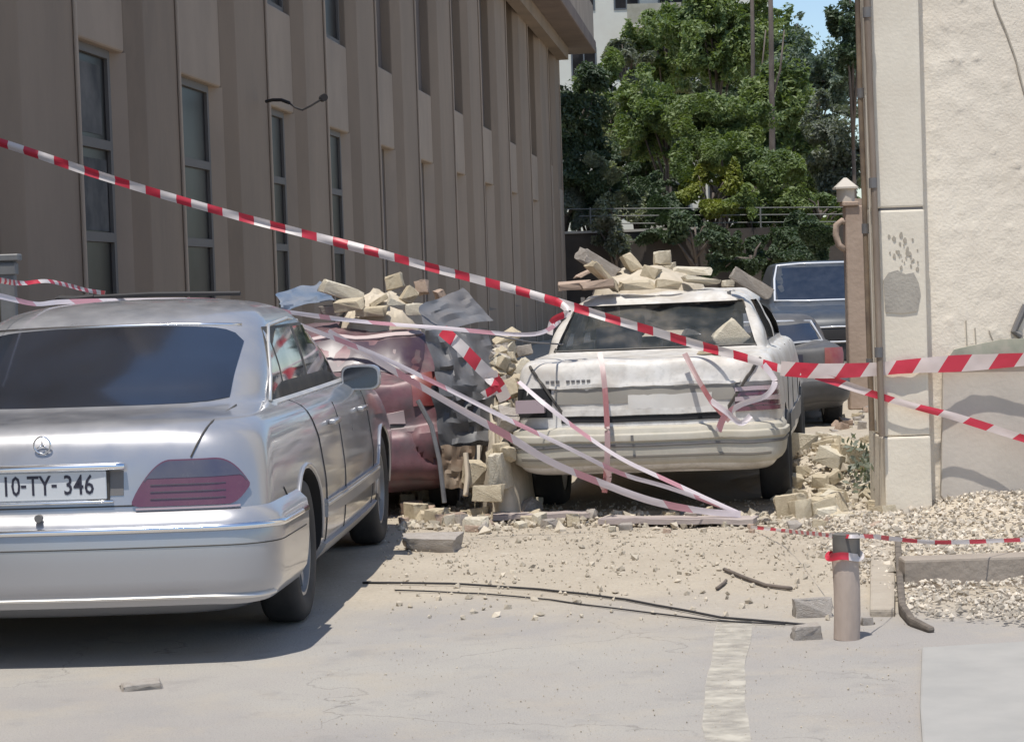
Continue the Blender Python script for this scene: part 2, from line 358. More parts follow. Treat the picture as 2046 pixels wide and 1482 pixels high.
# wall camera on a bent arm
sA, zA = fac_s(535, 198)
wc = empty('wall_camera', fac(sA, 0.1, zA)); tag(wc, 'small black camera on a bent cable arm fixed to the shaded facade', 'camera')
def wsub(mb, name, m):
    o = mb.build(name, m, wc, smooth=True, sharp=50); o.matrix_parent_inverse = Matrix.Translation(-wc.location); return o
mb = MB(); mb.tube([P(532, 203, 22.3), P(545, 200, 22.2), P(562, 200, 22.1), P(578, 206, 22.0)], 0.018, 8); wsub(mb, 'bracket', M['cable'])
mb = MB(); mb.tube([P(578, 206, 22.0), P(590, 215, 21.95), P(604, 220, 21.9), P(620, 212, 21.9), P(645, 197, 21.9)], 0.011, 6); wsub(mb, 'cord', M['cable'])
c0 = P(648, 195, 21.9)
mb = MB(); mb.tube([c0 + Vector((-.03, .10, .0)), c0 + Vector((0, -.02, 0)), c0 + Vector((0.005, -.06, -.005))], 0.038, 12); wsub(mb, 'housing', M['cable'])

# ------------------------------------------------------------------ RIGHT BUILDING
def rb_vp(px, py, Y): return P(px, py, Y)
YW = 12.95                                              # front wall distance
def wall_mat():
    m = mat('sandy_plaster', (0.80, 0.72, 0.60), 0.95, col2=(0.71, 0.63, 0.52), nscale=1.3, bump=0.0)
    t = m.node_tree; b = t.nodes['Principled BSDF']; L = t.links
    tc = t.nodes.new('ShaderNodeTexCoord')
    n = t.nodes.new('ShaderNodeTexNoise'); n.inputs['Scale'].default_value = 55; n.inputs['Detail'].default_value = 3
    n2 = t.nodes.new('ShaderNodeTexNoise'); n2.inputs['Scale'].default_value = 9; n2.inputs['Detail'].default_value = 8
    L.new(tc.outputs['Object'], n.inputs['Vector']); L.new(tc.outputs['Object'], n2.inputs['Vector'])
    a = t.nodes.new('ShaderNodeMath'); a.operation = 'ADD'; L.new(n.outputs[0], a.inputs[0]); L.new(n2.outputs[0], a.inputs[1])
    bp = t.nodes.new('ShaderNodeBump'); bp.inputs['Strength'].default_value = 0.32; bp.inputs['Distance'].default_value = 0.012
    L.new(a.outputs[0], bp.inputs['Height']); L.new(bp.outputs[0], b.inputs['Normal'])
    return m
M['plaster'] = wall_mat()
M['pilaster'] = mat('pilaster_plaster', (0.78, 0.71, 0.59), 0.95, col2=(0.69, 0.62, 0.51), nscale=3, bump=0.12, bscale=45, fine=0.10, fscale=25)
rb = empty('plastered_building', (P(1855, 1035, YW).x, YW, 0))
tag(rb, 'sunlit sand-coloured plastered building corner with a pilaster on the right', 'building')
def rsub(mb, name, m, **k):
    o = mb.build(name, m, rb, **k); o.matrix_parent_inverse = Matrix.Translation(-rb.location); return o
xw0 = P(1857, 700, YW).x; xw1 = xw0 + 7
# rough wall sheet with real relief
V = []; nxx, nzz = 120, 200
for j in range(nzz + 1):
    for i in range(nxx + 1):
        x = xw0 - 0.02 + (1.6 * i / nxx); z = 4.2 * j / nzz
        q = Vector((x * 9, z * 9, 3))
        h = noise.noise(q) * 0.004 + max(0, noise.noise(Vector((x*34, z*34, 1))) - 0.25) * 0.010 + max(0, noise.noise(Vector((x*14, z*14, 7))) - .35) * 0.015
        h += 0.005 * noise.noise(Vector((x*2, z*2, 9)))
        V.append((x, YW - 0.006 - max(-0.005, h), z))
Fs = [(j*(nxx+1)+i, j*(nxx+1)+i+1, (j+1)*(nxx+1)+i+1, (j+1)*(nxx+1)+i) for j in range(nzz) for i in range(nxx)]
o = mesh_obj('plaster_skin', V, Fs, M['plaster'], rb, smooth=True); o.matrix_parent_inverse = Matrix.Translation(-rb.location)
mb = MB(); mb.box((xw0 - 0.02, YW + 0.003, 0), (xw1, YW + 0.9, 9)); rsub(mb, 'wall', M['plaster'])
mb = MB(); mb.box((xw0 + 1.58, YW - 0.02, 0), (xw1, YW + .002, 9)); mb.box((xw0 - .02, YW - 0.01, 4.2), (xw0 + 1.58, YW + .002, 9)); rsub(mb, 'wall_cladding', M['plaster'])
# pilaster in three lifts (real joints between)
YP = YW - 0.14
def xs_at(a, b, y): return P(a, y, YP).x, P(b, y, YP).x
def zat(px, py, Y=YP): return P(px, py, Y).z
xa, xb = xs_at(1770, 1861, 980); 
def lift(z0, z1, xo=0.0, dy=0.0, name='pilaster_block'):
    mb = MB(); mb.box((xa + xo, YP - dy, z0), (xb, YW + 0.25, z1)); o = rsub(mb, name, M['pilaster']); bevel(o, 0.012, 2)
    return o
z_a = zat(1810, 872); z_b = zat(1800, 417)
lift(0.0, z_a, -0.005, 0.02)
lift(z_a + 0.004, z_b - 0.008, 0.0, 0.0)
lift(z_b + 0.008, 8.5, -0.012, -0.012)
mb = MB(); mb.box((xa + .01, YP + .02, z_b - .010), (xb - .008, YW + .1, z_b + .010)); rsub(mb, 'joint', M['trim'])
# grey cement repair patch
pts = [(1762, 560), (1772, 545), (1790, 540), (1806, 548), (1822, 545), (1832, 565), (1836, 585), (1829, 622), (1800, 626), (1766, 624)]
cz = [(P(a + 3, b, YP).x, P(a, b, YP).z) for a, b in pts]
mb = MB(); mb.prism(cz, 0, 0.006, lambda u, v, h: Vector((u, YP - 0.001 - h, v))); rsub(mb, 'cement_patch', mat('cement_grey', (0.34, 0.31, 0.27), 0.95, col2=(0.42, 0.385, 0.33), nscale=6, bump=0.2, bscale=50))
# chipped plaster spots above the patch
M['chip'] = mat('chipped_spot', (0.35, 0.31, 0.25), 0.95, col2=(0.45, 0.40, 0.33), nscale=15)
mb = MB()
for k in range(34):
    cx, cy = random.gauss(1808, 22), random.uniform(468, 548)
    if not 1768 < cx < 1842: continue
    c = P(cx, cy, YP); r = random.uniform(0.004, 0.014); nn = 7
    poly = [(c.x + r * random.uniform(.5, 1.2) * math.cos(a * 6.283 / nn), c.z + 1.5 * r * random.uniform(.4, 1.2) * math.sin(a * 6.283 / nn)) for a in range(nn)]
    mb.prism(poly, 0, 0.0015 + 0.0001 * k, lambda u, v, h: Vector((u, YP - 0.001 - h, v)))
rsub(mb, 'chipped_plaster', M['chip'])['kind'] = 'stuff'
# crack running down the wall
cr = [(1985, 0), (1996, 30), (2009, 60), (2018, 85), (2030, 120), (2040, 160), (2048, 190)]
mb = MB(); mb.tube([P(a, b, YW - .012) for a, b in cr], 0.006, 4); rsub(mb, 'crack', M['chip'])
for a in ([(1930, 640), (1932, 690)], [(1948, 655), (1951, 705)], [(1976, 660), (1984, 680), (1978, 700)]):
    mb = MB(); mb.tube([P(x, y, YW - .010) for x, y in a], 0.0045, 4); rsub(mb, 'crack', M['chip'])
# dark hole and stain at right edge
mb = MB(); mb.tube([P(2050, 610, YW - .015), P(2036, 640, YW - .015), P(2026, 662, YW - .015), P(2040, 672, YW - .015)], 0.022, 7); rsub(mb, 'loose_cable', M['trim'])
# lower smooth concrete plinth that breaks out of the plaster
plz = [(1884, 742), (1880, 990), (1900, 1020), (2100, 1060), (2300, 1060), (2300, 684), (2046, 688), (1960, 694), (1905, 702)]
pp = [(P(a, b, YW - .05).x, P(a, b, YW - .05).z) for a, b in plz]
M['plinth'] = mat('plinth_concrete', (0.56, 0.505, 0.44), 0.93, col2=(0.48, 0.435, 0.38), nscale=2, bump=0.12, bscale=30)
mb = MB(); mb.prism([(u, max(v, -.05)) for u, v in pp], 0, 0.045, lambda u, v, h: Vector((u, YW - 0.012 - h, v))); o = rsub(mb, 'plinth', M['plinth']); bevel(o, 0.008, 2)
# greenish weathered ledge on the plinth
mb = MB(); ll = [(1896, 712), (1905, 698), (1960, 686), (1998, 678), (2046, 676), (2300, 672), (2300, 716), (1896, 720)]
q_ = [(P(a, b, YW - .06).x, P(a, b, YW - .06).z) for a, b in ll]
mb.prism(q_, 0, 0.02, lambda u, v, h: Vector((u, YW - 0.058 - h, v))); rsub(mb, 'ledge', mat('green_weathering', (0.32, 0.34, 0.26), 0.95, col2=(0.48, 0.45, 0.36), nscale=8))
# street side of that building further back
mb = MB(); xs2 = P(1752, 600, 14.5).x
mb.box((xa + .03, YW + .252, 0), (xw0 - .022, YW + .6, 9)); rsub(mb, 'side_wall', M['pilaster'])

# pipes / posts against the corner
def post(pxs, Y, r, name, label, m, z0=0.0, cat='pipe', n=10):
    o = empty(name, (P(pxs[0][0], pxs[0][1], Y).x, Y, z0)); tag(o, label, cat)
    pts = [P(a, b, Y) for a, b in pxs]
    mb = MB(); mb.tube(pts, r, n); q = mb.build('pipe_run', m, o, smooth=True, sharp=60); q.matrix_parent_inverse = Matrix.Translation(-o.location)
    for k in (0.15, 0.45, 0.75):
        if r < .01: break
        mb = MB(); c = pts[0].lerp(pts[-1], k); mb.tube([c - Vector((0, 0, .03)), c + Vector((0, 0, .03))], r * 1.3, n)
        q = mb.build('clamp', M['trim'], o, smooth=True, sharp=60); q.matrix_parent_inverse = Matrix.Translation(-o.location)
    return o
post([(1762, 872), (1759, 760), (1747, 400), (1735, 100), (1722, -260)], 12.74, 0.020, 'drain_pipe', 'weathered brown drain pipe running up beside the sunlit pilaster', M['pipe'])
post([(1742, 860), (1734, 620), (1727, 400), (1719, 200), (1712, -40)], 13.1, 0.017, 'metal_pole', 'thin rusty brown pole just left of the drain pipe', mat('rusty_pole', (0.25, 0.19, 0.13), 0.7, col2=(0.12, 0.09, 0.07), nscale=5))
post([(1750, 860), (1737, 400), (1730, 190)], 12.9, 0.006, 'pale_cable', 'thin pale cable hanging between the pole and the drain pipe', mat('pale_cable', (0.55, 0.5, 0.42), 0.7), cat='cable', n=6)
# far boundary wall with pillar and scroll
gw = empty('boundary_wall', P(1700, 800, 25)); gw.location.z = 0
tag(gw, 'pinkish stone boundary wall behind the drain pipes, seen end on', 'wall')
Yb = 24.0; xg = P(1716, 600, Yb).x
mb = MB(); mb.box((xg - 0.02, Yb, 0), (xg + 3.5, Yb + .4, 2.3))
o = mb.build('masonry', mat('pink_stone_wall', (0.44, 0.34, 0.27), 0.95, col2=(0.36, 0.27, 0.21), nscale=2, bump=0.3, bscale=15), gw); o.matrix_parent_inverse = Matrix.Translation(-gw.location)
gp = empty('gate_pillar', (P(1703, 600, 23).x, 23, 0)); tag(gp, 'pink gate pillar with a small pointed white cap and a side scroll', 'pillar')
X0, X1 = P(1691, 500, 23).x, P(1722, 500, 23).x; zt = P(1690, 377, 23).z; zt2 = P(1690, 412, 23).z
def gsub(mb, name, m, **k):
    o = mb.build(name, m, gp, **k); o.matrix_parent_inverse = Matrix.Translation(-gp.location); return o
mb = MB(); mb.box((X0, 23, 0), (X1 + .1, 23.2, zt2)); mb.box((X0 - .03, 22.97, zt2), (X1 - .02, 23.2, zt2 + .05)); bevel(gsub(mb, 'shaft', MATS['pink_stone_wall']), .01, 1)
mb = MB(); xm = P(1692, 377, 23).x
mb.tube([Vector((xm, 23.1, zt2 + .05)), Vector((xm, 23.1, zt2 + .10)), Vector((xm, 23.1, zt - .0))], 0.10, 10); 
mb.tube([Vector((xm, 23.1, zt)), Vector((xm, 23.1, zt + 0.02)), ], 0.17, 4); mb.tube([Vector((xm, 23.1, zt + .02)), Vector((xm, 23.1, zt + 0.12))], 0.16, 4, r2=0.02)
gsub(mb, 'cap', mat('white_cap', (0.55, 0.50, 0.43), 0.9), sharp=40)
mb = MB()
sp = [(1690, 500), (1676, 490), (1670, 470), (1671, 450), (1682, 441), (1692, 446)]
mb.tube([P(a, b, 23.05) for a, b in sp], 0.035, 8); gsub(mb, 'scroll', MATS['pink_stone_wall'], smooth=True)

# ------------------------------------------------------------------ KERB PIT WITH GRAVEL, bollard, patches
def pebbles(name, label, cat, fn, n, r0, r1, m, flat=0.6, tris=False):
    V = []; Fs = []
    base = [Vector(v).normalized() for v in ((1,0,0),(-1,0,0),(0,1,0),(0,-1,0),(0,0,1),(0,0,-1))]
    ff = [(0,2,4),(2,1,4),(1,3,4),(3,0,4),(2,0,5),(1,2,5),(3,1,5),(0,3,5)]
    for _ in range(n):
        c = fn()
        if c is None: continue
        r = random.uniform(r0, r1) * (1 if random.random() < .85 else 1.6)
        rot = Matrix.Rotation(random.uniform(0, 6.28), 3, (random.gauss(0,1), random.gauss(0,1), random.gauss(0,1) + .01))
        k = len(V); sc_ = (random.uniform(.7, 1.3), random.uniform(.7, 1.3), random.uniform(.5, 1))
        for b in base:
            q = rot @ Vector((b.x * sc_[0], b.y * sc_[1], b.z * sc_[2])) * r * random.uniform(.8, 1.15)
            V.append(c + q)
        Fs += [(a + k, b + k, d + k) for a, b, d in ff]
    o = mesh_obj(name, V, Fs, m); tag(o, label, cat, kind='stuff'); return o
def vary(m, amt=0.35):
    """per-island tint"""
    t = m.node_tree; b = t.nodes['Principled BSDF']
    g = t.nodes.new('ShaderNodeNewGeometry'); mr = t.nodes.new('ShaderNodeMapRange')
    mr.inputs[3].default_value = 1 - amt; mr.inputs[4].default_value = 1 + amt * 0.5
    t.links.new(g.outputs['Random Per Island'], mr.inputs[0])
    v = t.nodes.new('ShaderNodeVectorMath'); v.operation = 'SCALE'
    lk = b.inputs['Base Color'].links
    if lk: src = lk[0].from_socket; t.links.new(src, v.inputs[0])
    else: v.inputs[0].default_value = b.inputs['Base Color'].default_value[:3]
    t.links.new(mr.outputs[0], v.inputs['Scale']); t.links.new(v.outputs[0], b.inputs['Base Color'])
    return m
M['gravel'] = vary(mat('gravel_stone', (0.60, 0.53, 0.43), 0.95, col2=(0.50, 0.44, 0.36), nscale=10), 0.5)
M['crumb'] = vary(mat('crumbled_limestone', (0.56, 0.49, 0.39), 0.95, col2=(0.46, 0.40, 0.31), nscale=10), 0.35)
# kerb block running towards the camera and the cross kerb
ka, kb, kc, kd = G(1738, 1232), G(1788, 1232), G(1790, 1080), G(1740, 1080)
kb_root = empty('concrete_kerb', (ka.x, ka.y, 0)); tag(kb_root, 'low pale concrete kerb edging the gravel bed beside the bollard', 'kerb')
def ksub(mb, name, m):
    o = mb.build(name, m, kb_root); o.matrix_parent_inverse = Matrix.Translation(-kb_root.location); return bevel(o, .012, 2)
mb = MB(); mb.prism([(ka.x, ka.y), (kb.x, kb.y), (kc.x, kc.y), (kd.x, kd.y)], -0.1, 0.035, lambda u, v, h: Vector((u, v, h))); ksub(mb, 'side_kerb', mat('sandy_kerb', (.42, .37, .30), .95, col2=(.36, .31, .25), nscale=6, bump=.4, bscale=30))
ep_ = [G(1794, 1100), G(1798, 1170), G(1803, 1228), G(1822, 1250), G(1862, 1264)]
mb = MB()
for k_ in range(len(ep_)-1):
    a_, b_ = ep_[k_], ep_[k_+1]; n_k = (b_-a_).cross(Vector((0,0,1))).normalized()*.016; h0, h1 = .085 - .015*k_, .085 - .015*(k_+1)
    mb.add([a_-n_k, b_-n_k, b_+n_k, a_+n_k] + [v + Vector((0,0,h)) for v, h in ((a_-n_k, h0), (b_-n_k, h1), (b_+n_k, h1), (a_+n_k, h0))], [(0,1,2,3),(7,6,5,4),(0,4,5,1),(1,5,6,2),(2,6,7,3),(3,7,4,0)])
ksub(mb, 'kerb_shadow_strip', mat('kerb_shadow_strip', (.10, .083, .068), .9, col2=(.19, .16, .13), nscale=14, bump=.4, bscale=30))  # added dark strip standing in for the shadow beside the kerb
c1 = G(1808, 1176); c2 = G(2300, 1176)
mb = MB(); mb.box((c1.x, c1.y, -0.1), (c2.x + 1, c1.y + 0.16, 0.135)); ksub(mb, 'cross_kerb', mat('stained_kerb', (0.30, 0.255, 0.21), 0.95, col2=(0.36, 0.31, 0.26), nscale=4, bump=.3, bscale=30))
def gz(x, y): return 0.03 + 0.03 * noise.noise(Vector((x * 3, y * 3, 0)))
gx0, gx1 = kb.x + 0.02, 4.5
y0g = G(1900, 1262).y
def f_front():
    x = random.uniform(gx0 + .05, gx1); y = random.uniform(y0g - .1, c1.y - .01)
    u = (x - gx0)
    if y < y0g + max(0, .55 - u * 1.2) * random.uniform(.7, 1): return None
    return Vector((x, y, gz(x, y)))
def f_back():
    x = random.uniform(gx0 - .05, gx1); y = random.uniform(c1.y + .17, YW - .02)
    if y > YP - .03 and x < xb + .02: return None
    k = (y - c1.y) / (YW - c1.y)
    return Vector((x, y, (0.002 + (.055*min(1, (x - gx0 + .05)*2) + 0.08 * k * max(0, min(1, (x - xb + .05) * 3)))) + 0.02 * noise.noise(Vector((x * 3, y * 3, 0)))))
# solid bed under the loose gravel
def bed(name, x0, x1, y0, y1, fz, m):
    n1, n2 = 50, 30; V = [(x0 + (x1-x0)*i/n1, y0 + (y1-y0)*j/n2, fz(x0 + (x1-x0)*i/n1, y0 + (y1-y0)*j/n2)) for j in range(n2+1) for i in range(n1+1)]
    Fs = [(j*(n1+1)+i, j*(n1+1)+i+1, (j+1)*(n1+1)+i+1, (j+1)*(n1+1)+i) for j in range(n2) for i in range(n1)]
    o = mesh_obj(name, V, Fs, m, smooth=True); o['kind'] = 'structure'; return o
bed('gravel_bed_ground', gx0 - .05, gx1, c1.y + .16, YW + .02, lambda x, y: -0.015 + .055*min(1, max(0, x - gx0 + .05)*2) + 0.08 * (y - c1.y) / (YW - c1.y) * max(0, min(1, (x - xb + .05) * 3)) + 0.02 * noise.noise(Vector((x * 3, y * 3, 0))), M['crumb'])
pebbles('gravel', 'pale gravel heaped between the kerb and the plastered wall', 'gravel', f_back, 5200, 0.008, 0.017, M['gravel'])
pebbles('gravel', 'pale gravel lying in the bed in front of the cross kerb', 'gravel', f_front, 3600, 0.007, 0.015, M['gravel'])
# bollard
bp_ = G(1692, 1276); bo = empty('bollard', (bp_.x, bp_.y, 0)); tag(bo, 'short weathered brown post wrapped with a band of red tape', 'bollard')
mb = MB(); mb.tube([(0.006 * math.sin(z*9), 0, z) for z in (0, .1, .2, .26, .33)], 0.054, 16); mb.build('shaft', M['wood'], bo, smooth=True, sharp=50)
mb = MB(); mb.tube([(0.008, 0, .334), (0.008, 0, .43)], 0.056, 16); mb.build('cap', mat('grey_cap', (0.17, 0.155, 0.135), 0.8, col2=(0.12, 0.11, 0.10), nscale=8), bo, smooth=True, sharp=50)
# poured concrete patch bottom right
cp = [G(1842, 1300), G(2050, 1288), G(2400, 1285), G(2400, 1600), G(1850, 1600), G(1838, 1420)]
mb = MB(); mb.prism([(p.x, p.y) for p in cp], -0.05, 0.016, lambda u, v, h: Vector((u, v, h)))
o = mb.build('concrete_patch', mat('smooth_patch', (0.37, 0.355, 0.33), 0.9, col2=(0.32, 0.31, 0.29), nscale=3, bump=.05)); bevel(o, .008, 2); o['kind'] = 'structure'
# worn painted line
cl = [(1468, 1240), (1462, 1290), (1452, 1340), (1448, 1400), (1450, 1450), (1462, 1520), (1480, 1600)]
V = []; Fs = []
pl = [G(*q) for q in cl]
seg = []
for i in range(len(pl)-1):
    for k in range(8): seg.append(pl[i].lerp(pl[i+1], k/8))
for i, p in enumerate(seg):
    hw = 0.072 + 0.012 * noise.noise(Vector((i*.11, 0, 0)))
    for k in range(5): V.append((p.x - hw + 2*hw*k/4, p.y, 0.004))
for i in range(len(seg)-1):
    for k in range(4): Fs.append((i*5+k, (i+1)*5+k, (i+1)*5+k+1, i*5+k+1))
m = M['paint_line']; t = m.node_tree; n_ = t.nodes.new('ShaderNodeTexNoise'); n_.inputs['Scale'].default_value = 11; n_.inputs['Detail'].default_value = 8
tc_ = t.nodes.new('ShaderNodeTexCoord'); t.links.new(tc_.outputs['Object'], n_.inputs['Vector'])
mr_ = t.nodes.new('ShaderNodeMapRange'); mr_.inputs[1].default_value = .34; mr_.inputs[2].default_value = .66; mr_.inputs[3].default_value = .35; mr_.inputs[4].default_value = .90; t.links.new(n_.outputs[0], mr_.inputs[0])
t.links.new(mr_.outputs[0], t.nodes['Principled BSDF'].inputs['Alpha'])
o = mesh_obj('painted_line_marking', V, Fs, m); o['kind'] = 'structure'

# ------------------------------------------------------------------ CARS
def smooth01(x): x = max(0, min(1, x)); return x * x * (3 - 2 * x)
class Shell:
    """car body surface: t runs round the half plan (0 rear centre .. 1 front centre), v runs over the levels"""
    def __init__(s, L, levels, bow=0.09, barrel=0.05, nose=0.09, drop=0.10, dy=3.5, dent=None):
        s.lv = levels; s.L = L; s.bow = bow; s.barrel = barrel; s.nose = nose; s.drop = drop; s.dy = dy; s.dent = dent; s.n = len(levels) - 1
    def par(s, v):
        v = max(0.0, min(s.n, v)); i = min(int(v), s.n - 1); f = v - i
        A, B = s.lv[i], s.lv[i+1]
        P0 = s.lv[max(0, i-1)]; P3 = s.lv[min(s.n, i+2)]
        out = []
        for a, b, p, q in zip(A, B, P0, P3):         # monotone cubic
            d0 = b - a; dm = a - p if i > 0 else d0; dp = q - b if i < s.n - 1 else d0
            m0 = 0 if dm * d0 <= 0 else 2 * dm * d0 / (dm + d0); m1 = 0 if dp * d0 <= 0 else 2 * dp * d0 / (dp + d0)
            f2, f3 = f*f, f*f*f
            out.append((2*f3-3*f2+1)*a + (f3-2*f2+f)*m0 + (-2*f3+3*f2)*b + (f3-f2)*m1)
        return out
    def S(s, t, v, raw=False):
        z, w, yr, yf, r = s.par(v)
        r = min(r, w * 0.9)
        if t < 0.30: x = (w - r) * t / 0.30; y = yr
        elif t < 0.42:
            a = (t - 0.30) / 0.12 * math.pi / 2; x = w - r + r * math.sin(a) ** 0.85; y = yr + r * (1 - math.cos(a) ** 0.85)
        elif t < 0.80: x = w; y = yr + r + (yf - yr - 2*r) * (t - .42) / .38
        elif t < 0.90:
            a = (t - .80) / .10 * math.pi / 2; x = w - r + r * math.cos(a); y = yf - r + r * math.sin(a)
        else: x = (w - r) * (1 - (t - .90) / .10); y = yf
        L = s.L; k = (y - L/2) / (L/2)
        x2 = x * (1 - s.barrel * abs(k) ** 2.2)
        sy = (y - yr) / max(.01, yf - yr); u = (x / max(.01, w)) ** 2
        y2 = y + s.bow * u * (1 - sy) ** 2 * (1 - .2 * (v / s.n)) - s.nose * u * sy ** 2
        z2 = z - s.drop * smooth01((y - s.dy) / (L - s.dy)) * smooth01((z - .55) / .35) * (1 - smooth01((z - 1.03) / .1))
        p = Vector((x2, y2, z2))
        if s.dent and not raw: p = s.dent(p)
        return p
    def vz(s, z):
        lo, hi = 0.0, float(s.n)
        for _ in range(36):
            m = (lo + hi) / 2
            if s.par(m)[0] < z: lo = m
            else: hi = m
        return lo
    def rear(s, x, z):
        v = s.vz(z); ax = abs(x); lo, hi = 0.0, 0.42
        for _ in range(30):
            m = (lo+hi)/2
            if s.S(m, v, True).x < ax: lo = m
            else: hi = m
        p = s.S(lo, v); return Vector((math.copysign(p.x, x) if ax > 1e-6 else 0, p.y, p.z)), lo, v
    def side(s, y, z):
        v = s.vz(z); lo, hi = 0.33, 0.87
        for _ in range(30):
            m = (lo+hi)/2
            if s.S(m, v, True).y < y: lo = m
            else: hi = m
        return s.S(lo, v), lo, v
    def nrm(s, t, v):
        e = 1e-3; a = s.S(min(1, t+e), v) - s.S(max(0, t-e), v); b = s.S(t, min(s.n, v+.03)) - s.S(t, max(0, v-.03))
        n = a.cross(b)
        if n.length < 1e-9: return Vector((0, 0, 1))
        n.normalize()
        return n
    def body(s, name, m, parent, nv=4):
        ts = [i/9*.30 for i in range(9)] + [.30+.12*i/7 for i in range(7)] + [.42+.38*i/46 for i in range(46)] + [.80+.10*i/5 for i in range(5)] + [.90+.10*i/6 for i in range(7)]
        vs = [i / nv for i in range(s.n * nv + 1)]
        V = []; Fs = []
        ring = [(t, 1) for t in ts] + [(t, -1) for t in reversed(ts[1:-1])]
        nr = len(ring)
        for v in vs:
            for t, sg in ring:
                p = s.S(t, v); V.append((p.x * sg, p.y, p.z))
        for j in range(len(vs)-1):
            for i in range(nr):
                k = (i+1) % nr; Fs.append((j*nr+i, j*nr+k, (j+1)*nr+k, (j+1)*nr+i))
        Fs.append(tuple(range(nr-1, -1, -1))); Fs.append(tuple((len(vs)-1)*nr + i for i in range(nr)))
        return V, Fs

def panel(sh, name, m, parent, mode, a0, a1, z0, z1, off=0.004, na=16, nb=6, sides=(1,), thick=True, join=True, label=None):
    """a patch of the shell raised by off; a0..a1 = x (rear), y (side) or t (ring); z0/z1 may be functions of the 0..1 position"""
    zf0 = z0 if callable(z0) else (lambda a: z0); zf1 = z1 if callable(z1) else (lambda a: z1)
    out = None
    for sg in sides:
        V = []; Fs = []
        W = []
        for i in range(na+1):
            f = i/na; a = a0 + (a1-a0)*f
            for j in range(nb+1):
                z = zf0(f) + (zf1(f)-zf0(f))*j/nb
                if mode == 'rear':
                    p, t, v = sh.rear(a, z); n = sh.nrm(t, v); n = Vector((n.x * (1 if a >= 0 else -1), n.y, n.z))
                elif mode == 'side': p, t, v = sh.side(a, z); n = sh.nrm(t, v)
                else: v = sh.vz(z); p = sh.S(a, v); n = sh.nrm(a, v)
                V.append(p + n * off); W.append(p - n * 0.004)
        nn = len(V)
        for i in range(na):
            for j in range(nb):
                q = i*(nb+1)+j; Fs.append((q, q+nb+1, q+nb+2, q+1))
        if thick:
            V += W
            loop = [i*(nb+1) for i in range(na+1)] + [na*(nb+1)+j for j in range(1, nb+1)] + [i*(nb+1)+nb for i in range(na-1, -1, -1)] + [j for j in range(nb-1, 0, -1)]
            for i in range(len(loop)):
                a_, b_ = loop[i], loop[(i+1) % len(loop)]; Fs.append((a_, a_+nn, b_+nn, b_))
        if sg < 0: V = [Vector((-p.x, p.y, p.z)) for p in V]; Fs = [tuple(reversed(f)) for f in Fs]
        o = mesh_obj(name, V, Fs, m, parent, sharp=50)
        if label: o['label'] = label
        out = o
    return out

def cutter(V, Fs):
    me = bpy.data.meshes.new('cutter'); me.from_pydata([tuple(v) for v in V], [], Fs); me.materials.append(M['dark']); me.update()
    o = bpy.data.objects.new('cutter', me); COL.objects.link(o); return o
def carve(V, Fs, m, cuts, name, parent, sharp=32):
    me = bpy.data.meshes.new(name); me.from_pydata([tuple(v) for v in V], [], Fs); me.materials.append(m); me.materials.append(M['dark']); me.update()
    bm = bmesh.new(); bm.from_mesh(me); bmesh.ops.recalc_face_normals(bm, faces=bm.faces); bm.to_mesh(me); bm.free()
    o = bpy.data.objects.new(name, me); COL.objects.link(o)
    for c in cuts:
        bm = bmesh.new(); bm.from_mesh(c.data); bmesh.ops.recalc_face_normals(bm, faces=bm.faces); bm.to_mesh(c.data); bm.free()
        md = o.modifiers.new('b', 'BOOLEAN'); md.operation = 'DIFFERENCE'; md.object = c; md.solver = 'EXACT'
        md.material_mode = 'TRANSFER'
    dg = bpy.context.evaluated_depsgraph_get(); dg.update()
    new = bpy.data.meshes.new_from_object(o.evaluated_get(dg))
    o.modifiers.clear(); o.data = new; new.name = name
    for c in cuts: bpy.data.objects.remove(c)
    new.shade_smooth(); new.set_sharp_from_angle(angle=R(sharp))
    o.parent = parent; return o
def cyl_cut(y, z, r, x0, x1, n=36):
    V = [(x, y + r*math.cos(2*math.pi*k/n), z + r*math.sin(2*math.pi*k/n)) for x in (x0, x1) for k in range(n)]
    return cutter(V, [tuple(range(n)), tuple(range(2*n-1, n-1, -1))] + [(k, n+k, n+(k+1) % n, (k+1) % n) for k in range(n)])
WM = {}
